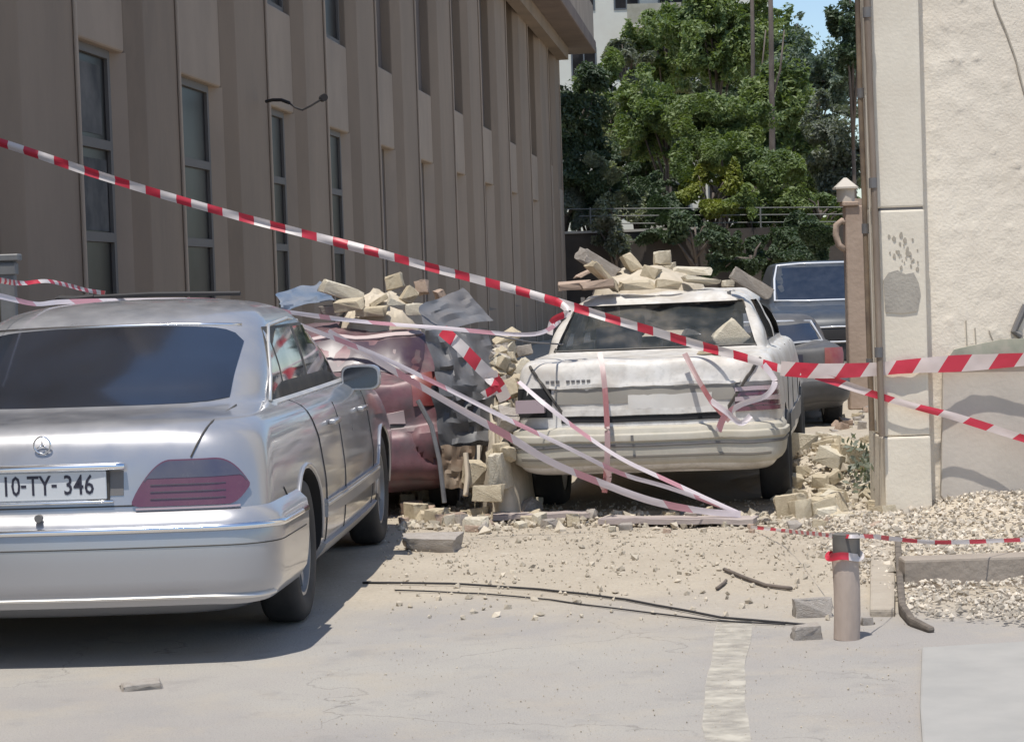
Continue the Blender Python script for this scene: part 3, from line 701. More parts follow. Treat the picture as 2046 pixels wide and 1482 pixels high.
def wheel_mesh(kind, r, wd):
    key = (kind, r)
    if key in WM: return WM[key]
    prof = [(r*.64, -wd/2+.012), (r*.70, -wd/2), (r*.93, -wd/2), (r*.985, -wd/2+.02), (r, -wd/2+.045), (r, wd/2-.045), (r*.985, wd/2-.02), (r*.93, wd/2), (r*.80, wd/2+.006), (r*.70, wd/2), (r*.64, wd/2-.012)]
    n = 48; V = []; Fs = []
    for k in range(n):
        a = 2*math.pi*k/n
        for q, x in prof: V.append((x, q*math.cos(a), q*math.sin(a)))
    np_ = len(prof)
    for k in range(n):
        for j in range(np_-1): Fs.append((k*np_+j, ((k+1) % n)*np_+j, ((k+1) % n)*np_+j+1, k*np_+j+1))
    ty = bpy.data.meshes.new('tyre'); ty.from_pydata(V, [], Fs); ty.materials.append(M['tyre']); ty.shade_smooth(); ty.set_sharp_from_angle(angle=R(50))
    mb = MB(); x = wd/2 - .02
    # rim barrel, lip, hub and spokes
    def ringm(r0, r1, x0, x1):
        V = []; 
        for k in range(n):
            a = 2*math.pi*k/n
            for q, xx in ((r0, x0), (r1, x0), (r1, x1), (r0, x1)): V.append((xx, q*math.cos(a), q*math.sin(a)))
        mb.add(V, [(k*4+j, k*4+(j+1) % 4, ((k+1) % n)*4+(j+1) % 4, ((k+1) % n)*4+j) for k in range(n) for j in range(4)])
    ringm(r*.60, r*.655, -.08, x+.008); ringm(.0001, r*.16, x-.05, x+.004)
    ns = 8 if kind == 'alloy' else 12
    for k in range(ns):
        a = 2*math.pi*k/ns; rot = Matrix.Rotation(a, 3, 'X')
        mb.box((x-.045, r*.12, -r*.075), (x-.012, r*.61, r*.075), rot=rot)
    ringm(.0001, r*.6, -.08, -.075)
    rm = bpy.data.meshes.new('rim'); rm.from_pydata([tuple(v) for v in mb.v], [], mb.f); rm.materials.append(M['rim']); rm.update()
    WM[key] = (ty, rm); return WM[key]
def add_wheel(root, x, y, r, kind='alloy', flip=1, sink=0.0, wd=.20, tilt=0.0):
    ty, rm = wheel_mesh(kind, r, wd)
    wobj = link(bpy.data.objects.new('wheel', ty)); wobj.parent = root; wobj.location = (x, y, r - sink); wobj.rotation_euler = (random.uniform(0, 1), 0, (0 if flip > 0 else math.pi) + tilt)
    q = link(bpy.data.objects.new('rim', rm)); q.parent = wobj
    return wobj
def text_part(txt, size, m, parent, loc, rot=(math.pi/2, 0, 0), ext=0.0008, name='lettering', sx=1.0, bold=0.0):
    c = bpy.data.curves.new(name, 'FONT'); c.body = txt; c.size = size; c.align_x = 'CENTER'; c.align_y = 'CENTER'; c.extrude = ext; c.offset = bold; c.resolution_u = 2
    o = bpy.data.objects.new(name, c); COL.objects.link(o)
    dg = bpy.context.evaluated_depsgraph_get(); me = bpy.data.meshes.new_from_object(o.evaluated_get(dg)); bpy.data.objects.remove(o)
    me.materials.clear(); me.materials.append(m)
    o = link(bpy.data.objects.new(name, me)); o.parent = parent; o.location = loc; o.rotation_euler = rot; o.scale = (sx, 1, 1); return o

# ---------- silver saloon, nearest
LV = [(.19,.80,.16,4.62,.24),(.25,.865,.06,4.70,.20),(.31,.905,.03,4.74,.18),(.45,.92,.03,4.76,.18),(.58,.925,.04,4.77,.19),(.70,.915,.06,4.77,.21),
      (.82,.90,.08,4.74,.25),(.90,.88,.11,4.68,.28),(.945,.855,.15,4.60,.32),(.975,.81,.22,4.45,.38),(.99,.775,.45,4.10,.36),(1.005,.755,.72,3.62,.34),(1.12,.735,.90,3.33,.32),
      (1.24,.70,1.10,3.05,.30),(1.335,.665,1.27,2.84,.28),(1.39,.62,1.38,2.72,.28),(1.428,.54,1.52,2.60,.3),(1.455,.40,1.70,2.45,.3),(1.467,.2,1.88,2.3,.15),(1.47,.03,2.0,2.2,.02)]
sx_, sy_, sa_ = -1.9133, 8.5407, 0.0624
silver = empty('parked_car', (sx_, sy_, 0), -sa_)
tag(silver, 'clean silver saloon parked nearest the camera with its rear towards us', 'car')
sh = Shell(4.8, LV, bow=.07, barrel=.045)
V, Fs = sh.body('body', None, None)
cuts = [cyl_cut(1.13, .325, .365, .60, 1.1), cyl_cut(1.13, .325, .365, -1.1, -.60), cyl_cut(3.96, .325, .375, .60, 1.1), cyl_cut(3.96, .325, .375, -1.1, -.60)]
body = carve(V, Fs, M['silver'], cuts, 'body', silver)
for x, y, f in ((.80, 1.13, 1), (-.80, 1.13, -1), (.80, 3.96, 1), (-.80, 3.96, -1)): add_wheel(silver, x, y, .325, flip=f, wd=.175)
# arch lips
for y in (1.13, 3.96):
    mb = MB(); pts = []
    for k in range(15):
        a = math.pi * (k/14) ; yy = y + .378*math.cos(a); zz = .33 + .378*math.sin(a)
        p, t, v = sh.side(yy, zz); pts.append(p + Vector((.002, 0, 0)))
    mb.tube(pts, .009, 6); mb.build('arch_lip', M['silver'], silver, smooth=True)
rnd = lambda a: (1 - abs(2*a-1) ** 6)
panel(sh, 'rear_window', M['glass_dark'], silver, 'rear', -.615, .615, lambda a: 1.012 + .02*(1-rnd(a)) - .0, lambda a: 1.345 - .03*abs(2*a-1)**3 - .05*(abs(2*a-1)**14), off=.004, na=28, nb=10)
# side glass : rear door, front door and rear quarter
def sg(name, y0, y1, top, m=M['glass_side'], zb=1.0, off=.004, na=14):
    return panel(sh, name, m, silver, 'side', y0, y1, lambda a: zb, top, off=off, na=na, nb=6, sides=(1, -1))
panel(sh, 'window_surround', M['blk'], silver, 'side', 1.15, 3.40, lambda a: .995, lambda a: min(1.325, 1.02 + 1.02*a*2.25*.9, 1.01 + (1-a)*2.25*.52), off=.0025, na=40, nb=4, sides=(1, -1))
sg('side_window', 1.24, 1.50, lambda a: 1.06 + .22*a)
sg('side_window', 1.54, 2.16, lambda a: min(1.31, 1.24 + .2*a))
sg('side_window', 2.24, 3.20, lambda a: min(1.31, 1.03 + (1-a)*.50))
panel(sh, 'belt_trim', M['chrome_dusty'], silver, 'side', 1.12, 3.42, .982, .994, off=.008, na=24, nb=1, sides=(1, -1))
mb = MB(); pts = [sh.side(1.10 + .0, 1.0)[0], sh.side(1.24, 1.10)[0], sh.side(1.42, 1.24)[0], sh.side(1.60, 1.33)[0], sh.side(2.2, 1.352)[0], sh.side(2.62, 1.335)[0], sh.side(3.0, 1.20)[0], sh.side(3.36, 1.02)[0]]
mb.tube([p + Vector((.006, 0, 0)) for p in pts], .009, 6); mb.build('roof_trim', M['chrome_dusty'], silver, smooth=True)
# seams
def seam_side(ys, zs):
    mb = MB(); pts = []
    for (y0, z0), (y1, z1) in zip(list(zip(ys, zs))[:-1], list(zip(ys, zs))[1:]):
        for k in range(6): pts.append(sh.side(y0 + (y1-y0)*k/6, z0 + (z1-z0)*k/6)[0])
    pts.append(sh.side(ys[-1], zs[-1])[0])
    for sgn in (1, -1):
        mb = MB(); mb.tube([Vector((p.x*sgn, p.y, p.z)) for p in pts], .0048, 5); mb.build('door_seam', M['cable'], silver)
seam_side([1.42, 1.55, 1.62, 1.62], [.985, .80, .45, .26]); seam_side([2.22, 2.22, 2.24], [.985, .6, .24]); seam_side([3.32, 3.38, 3.36], [.985, .6, .24]); seam_side([.64, .56], [.60, .66])
mb = MB(); pts = [sh.rear(.66 + .0*k, 1.0 - .0*k)[0] if k == 0 else sh.rear(.67 - .01*k, .985 - .022*k)[0] for k in range(8)]
for sgn in (1, -1):
    mb = MB(); mb.tube([Vector((p.x*sgn, p.y - .002, p.z + .002)) for p in pts], .004, 5); mb.build('boot_seam', M['blk'], silver)
mb = MB(); mb.tube([sh.rear(x/10*.50, .648)[0] for x in range(-10, 11)], .004, 4); mb.build('boot_seam', M['blk'], silver)
for y in (2.0, 3.05):
    p = sh.side(y, .845)[0]
    for sgn in (1, -1):
        mb = MB(); mb.box((p.x*sgn - .018 + .02*sgn, y - .10, .832), (p.x*sgn + .018 + .02*sgn, y + .10, .858)); bevel(mb.build('door_handle', M['silver'], silver, sharp=40), .008, 2)
panel(sh, 'side_moulding', M['silver_lower'], silver, 'side', 1.56, 3.55, .42, .50, off=.016, na=24, nb=4, sides=(1, -1))
panel(sh, 'side_moulding_strip', M['chrome_dusty'], silver, 'side', 1.56, 3.55, .475, .487, off=.021, na=24, nb=1, sides=(1, -1))
panel(sh, 'sill', M['silver_lower'], silver, 'side', 1.56, 3.54, .22, .30, off=.02, na=20, nb=3, sides=(1, -1))
# bumper
zb0 = .275
def bumper(sh, root, m, z0, z1, off, tend=.452, name='bumper', prof=None, label=None):
    prof = prof or (lambda f: 1 - abs(2*f-1)**4)
    ts = [tend*i/40 for i in range(41)]; V = []; Fs = []; nb = 10
    ring = [(t, -1) for t in reversed(ts)] + [(t, 1) for t in ts[1:]]
    for t, sg_ in ring:
        for j in range(nb+1):
            f = j/nb; z = z0 + (z1-z0)*f; v = sh.vz(z); p = sh.S(t, v); n = sh.nrm(t, v)
            p = p + n * (off * prof(f) + .002); V.append(Vector((p.x*sg_, p.y, p.z)))
    for i in range(len(ring)-1):
        for j in range(nb): q = i*(nb+1)+j; Fs.append((q, q+nb+1, q+nb+2, q+1))
    o = mesh_obj(name, V, Fs, m, root, sharp=40)
    if label: o['label'] = label
    return o
bumper(sh, silver, M['silver'], .235, .625, .055, tend=.468, prof=lambda f: (1 - (2*f-1)**8) * (1.0 - .25*(f > .5)*(f-.5)))
class Off(Shell): pass
def strip(z0, z1, off, m, name, t1=.462):
    bumper(sh, silver, m, z0, z1, off, tend=t1, name=name, prof=lambda f: 1 - (2*f-1)**6)
mb = MB(); v_ = sh.vz(.55); q_ = []
for k in range(-40, 41):
    t_ = .462*abs(k)/40; p = sh.S(t_, v_) + sh.nrm(t_, v_)*.055; q_.append(Vector((p.x*(1 if k >= 0 else -1), p.y, p.z)))
mb.tube(q_, .014, 10); mb.build('bumper_strip', M['chrome'], silver, smooth=True)
mb = MB(); mb.tube([sh.rear(-.585 + 1.17*k/20, 1.351 - .012*abs(k/10-1)**3)[0] + Vector((0, -.002, .002)) for k in range(21)], .007, 8); mb.build('window_trim', M['chrome'], silver, smooth=True)
strip(.478, .486, .056, M['blk'], 'bumper_groove')
strip(.290, .300, .060, M['chrome_dusty'], 'bumper_lower_strip', .40)
# rear lamps
LX0, LX1, LZ0, LZ1 = .365, .818, .640, .824
def lamp_lo(x):
    a = (x - LX0) / (LX1 - LX0); return LZ0 + .065*max(0, (a-.84)/.16)**2.2 + .010*max(0, 1-a/.05)
def lamp_hi(x):
    a = (x - LX0) / (LX1 - LX0)
    k = .12 + .88*math.sin(min(1, a/.34)*math.pi/2)**.85 if a < .34 else 1 - .58*max(0, (a-.70)/.30)**2.4
    return max(LZ0 + .02, LZ0 + (LZ1 - LZ0)*k)
def lamp(x0, x1, lo, hi, m, off, name, na=34):
    for sgn in (1, -1):
        o = panel(sh, name, m, silver, 'rear', x0*sgn, x1*sgn, lambda a: lo(x0 + (x1-x0)*a), lambda a: hi(x0 + (x1-x0)*a), off=off, na=na, nb=6, thick=True)
        if sgn < 0: o.data.flip_normals()
lamp(LX0, LX1, lamp_lo, lamp_hi, M['lamp_red'], .014, 'tail_light')
lamp(.415, .806, lambda x: min(.752, lamp_hi(x) - .012), lambda x: lamp_hi(x) - .006, M['lamp_dark'], .0155, 'upper_lens')
for zz in (.672, .70, .728):
    for sgn in (1, -1):
        mb = MB(); mb.tube([Vector((sgn*p.x, p.y, p.z)) + Vector((0, -.0165, 0)) for p in [sh.rear(.44 + .30*k/8, zz)[0] for k in range(9)]], .0022, 4); mb.build('lens_rib', M['lamp_dark'], silver)
lamp(.38, .79, lambda x: .628, lambda x: .636, M['lamp_pale'], .012, 'lamp_trim')
# plate recess, handle bar, plate, lock and emblem
py_ = sh.rear(0, .72)[0].y
panel(sh, 'plate_recess', M['trim'], silver, 'rear', -.33, .33, .69, .80, off=.003, na=12, nb=3)
mb = MB(); pts = [sh.rear(-.34 + .68*k/16, .808)[0] + Vector((0, -.028, 0)) for k in range(17)]
mb.tube(pts, .016, 8); mb.build('boot_handle_bar', M['chrome'], silver, smooth=True)
mb = MB(); mb.box((-.265, py_-.012, .678), (.265, py_-.004, .792)); pl_ = bevel(mb.build('number_plate', M['plate'], silver), .003, 1)
text_part('10', .112, M['ink'], pl_, (-.125, py_-.0128, .735), sx=.72, bold=.001)
text_part('-', .10, M['ink'], pl_, (-.073, py_-.0128, .745), sx=.8, bold=.001)
text_part('TY', .112, M['ink'], pl_, (-.010, py_-.0128, .735), sx=.72, bold=.001)
text_part('-', .10, M['ink'], pl_, (.052, py_-.0128, .745), sx=.8, bold=.001)
text_part('346', .112, M['ink'], pl_, (.152, py_-.0128, .735), sx=.76, bold=.001)
mb = MB(); pts = [sh.rear(-.29 + .58*k/12, .668)[0] + Vector((0, -.010, 0)) for k in range(13)]; mb.tube(pts, .007, 6); mb.build('plate_trim', M['chrome'], silver, smooth=True)
mb = MB(); mb.box((-.275, py_-.0045, .668), (.275, py_+.006, .802)); mb.build('plate_frame', M['blk'], silver)
for z_ in (.80, .668): pass
lp = sh.rear(0, .625)[0]
mb = MB(); mb.tube([lp + Vector((0, -.04, -.012)), lp + Vector((0, -.064, -.012))], .016, 14); mb.build('boot_lock', M['trim'], silver, smooth=True, sharp=40)
ep = sh.rear(0, .900)[0] + Vector((0, -.024, 0))
mb = MB(); ring_ = [ep + Vector((.034*math.cos(a*math.pi/12), 0, .034*math.sin(a*math.pi/12))) for a in range(25)]; mb.tube(ring_, .0035, 6, caps=False)
for a in (90, 210, 330):
    mb.tube([ep, ep + Vector((.033*math.cos(R(a)), 0, .033*math.sin(R(a))))], .004, 5, r2=.0012)
mb.build('emblem', M['chrome'], silver, smooth=True)
# mirror
mp = sh.side(3.18, 1.0)[0]
for sgn in (1, -1):
    c = Vector((sgn*(mp.x + .14), 3.16, 1.005))
    mb = MB(); V = []
    mb.tube([c + Vector((0, -.035, 0)), c + Vector((0, -.01, 0)), c + Vector((0, .05, 0)), c + Vector((0, .10, 0)), c + Vector((0, .12, 0))], 1.0, 18)
    prof = (.98, 1.06, .98, .7, .1)
    for ri in range(5):
        for k in range(18):
            q = mb.v[ri*18+k]; a = 2*math.pi*k/18
            ca, sa2 = math.cos(a), math.sin(a)
            q.x = c.x + .105*prof[ri]*math.copysign(abs(ca)**.55, ca); q.z = c.z + .068*prof[ri]*math.copysign(abs(sa2)**.55, sa2)
    mh = mb.build('mirror', M['silver'], silver, smooth=True, sharp=50)
    mb = MB(); n = 20
    mb.add([(c.x + .094*math.copysign(abs(math.cos(2*math.pi*k/n))**.55, math.cos(2*math.pi*k/n)), c.y-.037, c.z + .058*math.copysign(abs(math.sin(2*math.pi*k/n))**.55, math.sin(2*math.pi*k/n))) for k in range(n)], [tuple(range(n))])
    mb.build('mirror_glass', M['glass_dark'], mh)
    mb = MB(); mb.box((min(sgn*(mp.x-.02), sgn*(mp.x+.07)), 3.17, .955), (max(sgn*(mp.x-.02), sgn*(mp.x+.07)), 3.21, .99)); mb.build('mirror_arm', M['silver'], mh)
# long black rubber strip lying across the roof
rs = empty('rubber_strip', (-1.9, 10.5, 1.43)); tag(rs, 'long black rubber strip lying across the roof of the nearest silver car', 'rubber strip')
mb = MB(); mb.tube([P(112, 598, 10.9), P(190, 594, 10.8), P(300, 588, 10.75), P(480, 586, 10.7)], .012, 6)
mb.tube([P(118, 597, 10.85), P(150, 598, 10.82), P(188, 594, 10.8)], .018, 6)
o = mb.build('strip', M['cable'], rs); o.matrix_parent_inverse = Matrix.Translation(-rs.location)

# ---------- white boxy saloon, rear towards us, crushed and dusty
LW = [(.30,.76,.14,4.55,.14),(.33,.80,.03,4.66,.12),(.37,.825,-.01,4.70,.11),(.48,.84,-.02,4.72,.12),(.575,.84,-.01,4.72,.12),(.60,.838,.05,4.70,.12),(.74,.838,.06,4.68,.12),
      (.90,.825,.08,4.66,.12),(.975,.805,.10,4.62,.13),(1.005,.78,.13,4.55,.16),(1.02,.75,.30,4.3,.2),(1.03,.725,.72,3.62,.18),(1.12,.705,.86,3.36,.16),(1.24,.66,1.05,3.07,.15),(1.335,.615,1.20,2.86,.15),
      (1.385,.575,1.28,2.74,.15),(1.405,.53,1.36,2.66,.2),(1.42,.42,1.55,2.5,.2),(1.428,.2,1.8,2.3,.15),(1.43,.03,2.0,2.1,.02)]
def dent_w(p):
    q = Vector((abs(p.x)*1.0 + p.x*.7, p.y, p.z)) * 2.3
    k = .012 + .020 * smooth01((p.z - 1.0)/.3)
    cr = (.5 - min(.5, abs(noise.noise(q*1.35 + Vector((1.5, 4, 2))))*4)) * .017 * smooth01((p.z-.6)/.3)
    p = p + Vector((0, cr, -cr*1.2))
    n = Vector((noise.noise(q), noise.noise(q + Vector((7, 1, 3))), noise.noise(q + Vector((3, 9, 5))) - .3*smooth01((p.z-1.3)/.1)))
    return p + n * k
white = empty('parked_car', (.8112, 13.206, -.02), -.1676)
white.rotation_euler = (0, R(-.6), -.1676)
tag(white, 'dusty white boxy saloon with rubble heaped on its roof and tape tied round its boot', 'car')
shw = Shell(4.74, LW, bow=.05, barrel=.03, dent=dent_w)
V, Fs = shw.body('body', None, None)
cuts = [cyl_cut(1.08, .31, .345, .60, 1.1), cyl_cut(1.08, .31, .345, -1.1, -.60), cyl_cut(3.88, .31, .345, .60, 1.1), cyl_cut(3.88, .31, .345, -1.1, -.60)]
# hollow cabin
cab = [(.62,.70,1.0,3.7),(1.0,.66,.86,3.5),(1.10,.65,.95,3.3),(1.24,.60,1.15,3.0),(1.34,.55,1.30,2.78),(1.375,.50,1.42,2.66)]
V2 = []
for z, w_, a, b in cab: V2 += [(-w_, a, z), (w_, a, z), (w_, b, z), (-w_, b, z)]
F2 = [(3,2,1,0), tuple(4*(len(cab)-1)+k for k in range(4))] + [(4*j+i, 4*j+(i+1) % 4, 4*(j+1)+(i+1) % 4, 4*(j+1)+i) for j in range(len(cab)-1) for i in range(4)]
cuts.append(cutter(V2, F2))
def prism_cut(poly, fn, h0, h1):
    n = len(poly); V = [fn(u, v, h0) for u, v in poly] + [fn(u, v, h1) for u, v in poly]
    return cutter(V, [tuple(range(n-1, -1, -1)), tuple(range(n, 2*n))] + [(i, (i+1) % n, n+(i+1) % n, n+i) for i in range(n)])
cuts.append(prism_cut([(-.665, 1.045), (.665, 1.045), (.565, 1.338), (-.565, 1.338)], lambda u, v, h: Vector((u, h, v)), .3, 1.7))
cuts.append(prism_cut([(-.66, 1.06), (.66, 1.06), (.56, 1.32), (-.56, 1.32)], lambda u, v, h: Vector((u, h, v)), 2.5, 4.0))
cuts.append(prism_cut([(1.32, 1.06), (2.12, 1.06), (2.12, 1.335), (1.58, 1.335)], lambda u, v, h: Vector((h, u, v)), -1, 1))
cuts.append(prism_cut([(2.22, 1.06), (3.12, 1.06), (2.76, 1.335), (2.22, 1.335)], lambda u, v, h: Vector((h, u, v)), -1.01, 1.01))
bodyw = carve(V, Fs, M['white'], cuts, 'body', white, 35)
for x, y, f in ((.75, 1.08, 1), (-.75, 1.08, -1), (.75, 3.88, 1), (-.75, 3.88, -1)): add_wheel(white, x, y, .31, 'plain', flip=f, wd=.19)
# rear glass pane and side panes
def quad_pane(name, pts, m, parent, t=.004):
    a, b, c, d = [Vector(p) for p in pts]; n = (b-a).cross(d-a).normalized() * t
    return mesh_obj(name, [a, b, c, d, a+n, b+n, c+n, d+n], [(3,2,1,0),(4,5,6,7),(0,1,5,4),(1,2,6,5),(2,3,7,6),(3,0,4,7)], m, parent)
def rp(x, z, dy=.02): q = shw.rear(x, z)[0]; return (x, q.y + dy, z)
quad_pane('rear_window', [rp(-.66, 1.05), rp(.66, 1.05), rp(.56, 1.335), rp(-.56, 1.335)], M['glass_clear'], white)
mb = MB()
mb.tube([rp(-.665, 1.048, -.004), rp(.665, 1.048, -.004), rp(.565, 1.338, -.004), rp(-.565, 1.338, -.004), rp(-.665, 1.048, -.004)], .010, 6); mb.build('window_seal', M['blk'], white)
for sgn in (1, -1):
    for ys in ((1.34, 2.10, 1.56, 2.10), (2.24, 3.08, 2.24, 2.76)):
        pts = [(ys[0], 1.062), (ys[1], 1.062), (ys[3], 1.33), (ys[2], 1.33)]
        q = [Vector(((shw.side(y, z)[0].x - .02)*sgn, y, z)) for y, z in pts]
        if sgn < 0: q.reverse()
        quad_pane('side_window', q, M['glass_clear'], white)
# seats and parcel shelf
mb = MB(); mb.box((-.62, .98, .93), (.62, 1.42, .965)); mb.build('parcel_shelf', M['trim'], white)
def soft(name, a, b, m, par, bw=.04):
    mb = MB(); mb.box(a, b); o = mb.build(name, m, par, sharp=60); bevel(o, bw, 3); o.data.shade_smooth(); return o
soft('rear_seat', (-.62, 1.45, .64), (.62, 1.62, 1.0), M['seat'], white)
for x in (-.36, .36):
    st = soft('front_seat', (x-.25, 2.42, .64), (x+.25, 2.56, 1.08), M['seat'], white)
    soft('headrest', (x-.13, 2.44, 1.09), (x+.13, 2.53, 1.25), M['seat'], st)
soft('headrest', (-.47, 1.50, 1.0), (-.16, 1.62, 1.19), mat('dark_blue_cloth', (.035, .04, .075), .8), white, .02)
# boot lid with its dark tapering side seams
def seam_w(pts, r=.010, nm='boot_seam', m=None, dy=-.004):
    mb = MB(); q = []
    for (x0, z0), (x1, z1) in zip(pts[:-1], pts[1:]):
        for k in range(5): q.append(shw.rear(x0+(x1-x0)*k/5, z0+(z1-z0)*k/5)[0] + Vector((0, dy, 0)))
    q.append(shw.rear(*pts[-1])[0] + Vector((0, dy, 0))); mb.tube(q, r, 5); return mb.build(nm, m or M['blk'], white)
seam_w([(-.72, .985), (-.66, .90), (-.58, .78), (-.50, .665)]); seam_w([(.72, .985), (.66, .90), (.58, .78), (.50, .665)], .011)
def pw(name, m, x0, x1, z0, z1, off=.004, na=16, nb=3, label=None, th=True): return panel(shw, name, m, white, 'rear', x0, x1, z0, z1, off=off, na=na, nb=nb, label=label, thick=th)
pw('boot_lip', M['white'], -.60, .60, .842, .862, .016)
pw('plate_panel', mat('grey_dusty_plastic', (.27, .255, .23), .7, dust=.4), -.565, .56, .745, .835, .005)
pw('number_plate', mat('dusty_plate', (.62, .60, .57), .6, dust=.5), -.10, .42, .705, .79, .012, label='blank-looking dusty plate')
pw('boot_lower_edge', M['white'], -.52, .52, .668, .705, .014)
pw('boot_gap', M['dark'], -.53, .55, .625, .664, .006)
mb = MB()
for k in range(9):
    if k in (3,): continue
    x = -.62 + k*.033; a = shw.rear(x, .885)[0]; mb.box((x, a.y-.008, .878), (x+.022, a.y+.002, .894))
mb.build('badge', M['trim'], white)
# lamps: left one smashed out, right one ribbed
pw('broken_lamp_recess', M['dark'], -.822, -.585, .665, .845, .004, label='smashed out left lamp')
for k in range(6):
    z = .668 + k*.030
    pw('tail_light' if k == 0 else 'lamp_rib', M['lamp_red'] if k in (0, 1, 3) else M['lamp_pale'] if k in (2, 4) else M['trim'], .565, .822, z, z + .026, .016 if k % 2 == 0 else .010, na=8, nb=1)
mb = MB(); mb.box((-.80, .0, .70), (-.62, .06, .78)); mb.build('lamp_shard', M['lamp_pale'], white)
# bumper
def bw(z0, z1, off, m, name='bumper', t=.45, prof=None, label=None): return bumper(shw, white, m, z0, z1, off, tend=t, name=name, prof=prof or (lambda f: 1-(2*f-1)**8), label=label)
M['white_bump'] = mat('dusty_bumper', (.55, .52, .46), .55, col2=(.42, .40, .33), nscale=5, dust=.8, dustcol=(.47, .42, .33), fine=.2, fscale=40)
bw(.36, .60, .028, M['white_bump'])
bw(.475, .495, .036, M['trim'], 'bumper_strip'); bw(.50, .56, .044, M['white_bump'], 'bumper_moulding')
bw(.405, .43, .034, mat('bumper_groove_grey', (.22, .20, .17), .8), 'bumper_groove', .34)
mb = MB(); a = shw.rear(0, .55)[0]
mb.box((-.075, a.y-.085, .515), (-.06, a.y-.06, .55)); mb.build('tow_cover_notch', M['trim'], white)
# side creases and dusty doors (right side seen sharply foreshortened)
for y0 in (1.45, 2.20, 3.25):
    mb = MB(); mb.tube([shw.side(y0 + (.1 if z < .5 and y0 < 2 else 0), z)[0] + Vector((.001, 0, 0)) for z in (1.0, .8, .6, .42, .35)], .005, 4); mb.build('door_seam', M['blk'], white)
panel(shw, 'side_moulding', M['trim'], white, 'side', 1.46, 3.5, .44, .56, off=.012, na=16, nb=2, sides=(1, -1))
mb = MB(); mb.tube([Vector((-.70, 1.30, 1.37)), Vector((-.62, 1.24, 1.375)), Vector((-.3, 1.2, 1.40))], .01, 5); 
for x in (-.53, .47):
    mb = MB(); a = shw.rear(x, 1.385)[0]; mb.box((x-.012, a.y-.012, 1.36), (x+.012, a.y+.03, 1.40)); mb.build('roof_clip', M['trim'], white)

# ---------- crushed pinkish car in the middle
LR = [(.18,.76,.12,3.9,.2),(.24,.82,.03,4.0,.2),(.36,.84,0,4.05,.2),(.55,.85,0,4.05,.2),(.60,.845,.05,4.05,.2),(.74,.84,.07,4.02,.22),(.86,.825,.09,3.98,.22),(.90,.80,.12,3.9,.22),
      (.92,.76,.28,3.6,.2),(.93,.74,.42,3.2,.2),(1.02,.70,.52,2.95,.2),(1.12,.65,.62,2.75,.2),(1.20,.60,.72,2.65,.2),(1.24,.5,.85,2.5,.2),(1.255,.25,1.1,2.2,.15),(1.26,.03,1.5,1.8,.02)]
def dent_r(p):
    q = p * 2.6 + Vector((5, 5, 5)); cr = (.5 - min(.5, abs(noise.noise(q*1.2))*4)) * .03; p = p + Vector((0, cr, -cr)); k = .022 + .03*smooth01((p.z-.8)/.3) + (.05 if p.x > .3 else 0)*smooth01((p.x-.3)/.4)
    return p + Vector((noise.noise(q), noise.noise(q+Vector((7,1,3))), noise.noise(q+Vector((3,9,5))))) * k
red = empty('crushed_car', (-1.22, 13.75, -.02), -.03); tag(red, 'crushed dusty pinkish hatchback half hidden between the silver and white cars', 'car')
shr = Shell(4.1, LR, bow=.06, barrel=.04, dent=dent_r)
V, Fs = shr.body('body', None, None)
cuts = [cyl_cut(.62, .30, .36, .5, 1.1), cyl_cut(.62, .30, .36, -1.1, -.5), cyl_cut(3.2, .30, .34, .5, 1.1), cyl_cut(3.2, .30, .34, -1.1, -.5)]
carve(V, Fs, M['maroon'], cuts, 'body', red, 30)
for x, y, f in ((.72, .62, 1), (-.72, .62, -1), (.72, 3.2, 1), (-.72, 3.2, -1)): add_wheel(red, x, y, .29, 'plain', flip=f, wd=.18)
panel(shr, 'rear_window', mat('purple_glass', (.05, .022, .04), .35, coat=.2, dust=.12), red, 'rear', -.60, .60, .945, 1.165, off=.006, na=16, nb=4)
panel(shr, 'tail_light', mat('dark_red_lens', (.22, .03, .035), .3, coat=.6, dust=.35), red, 'rear', .56, .80, .71, .90, off=.016, na=8, nb=4)
panel(shr, 'tail_light', MATS['dark_red_lens'], red, 'rear', -.56, -.80, .71, .90, off=.016, na=8, nb=4)
bumper(shr, red, M['maroon'], .26, .58, .05, tend=.44)
panel(shr, 'boot_gap', M['dark'], red, 'rear', -.5, .5, .60, .615, off=.006, na=10, nb=1)
panel(shr, 'roof_edge', mat('pale_pink_paint', (.55, .44, .44), .5, dust=.5, dustcol=(.5, .43, .38)), red, 'rear', -.58, .58, 1.178, 1.20, off=.012, na=14, nb=1)
panel(shr, 'plate_ledge', MATS['pale_pink_paint'], red, 'rear', -.25, .5, .625, .70, off=.012, na=10, nb=2)

# ---------- dark car, its edge glints drawn as pale tubes, facing us further down the lane
LS = [(.22,.80,.15,4.4,.2),(.30,.86,.02,4.55,.2),(.55,.88,0,4.6,.2),(.80,.88,.02,4.58,.2),(.98,.86,.05,4.5,.2),(1.05,.82,.15,4.3,.25),(1.08,.79,.35,3.55,.25),(1.10,.78,.40,3.45,.22),(1.30,.73,.48,3.1,.2),(1.50,.67,.6,2.75,.2),
      (1.60,.62,.75,2.6,.2),(1.635,.5,.95,2.4,.2),(1.65,.2,1.2,2.0,.15),(1.652,.03,1.5,1.7,.02)]
suv = empty('parked_car', (P(1712, 700, 27.5).x, 27.5 + 4.6, 0), math.pi - .05); tag(suv, 'dark blue car facing us far down the lane beside the drain pipes', 'car')
shs = Shell(4.6, LS, bow=.06, barrel=.04, nose=.12, drop=.10, dy=3.2)
V, Fs = shs.body('body', None, None)
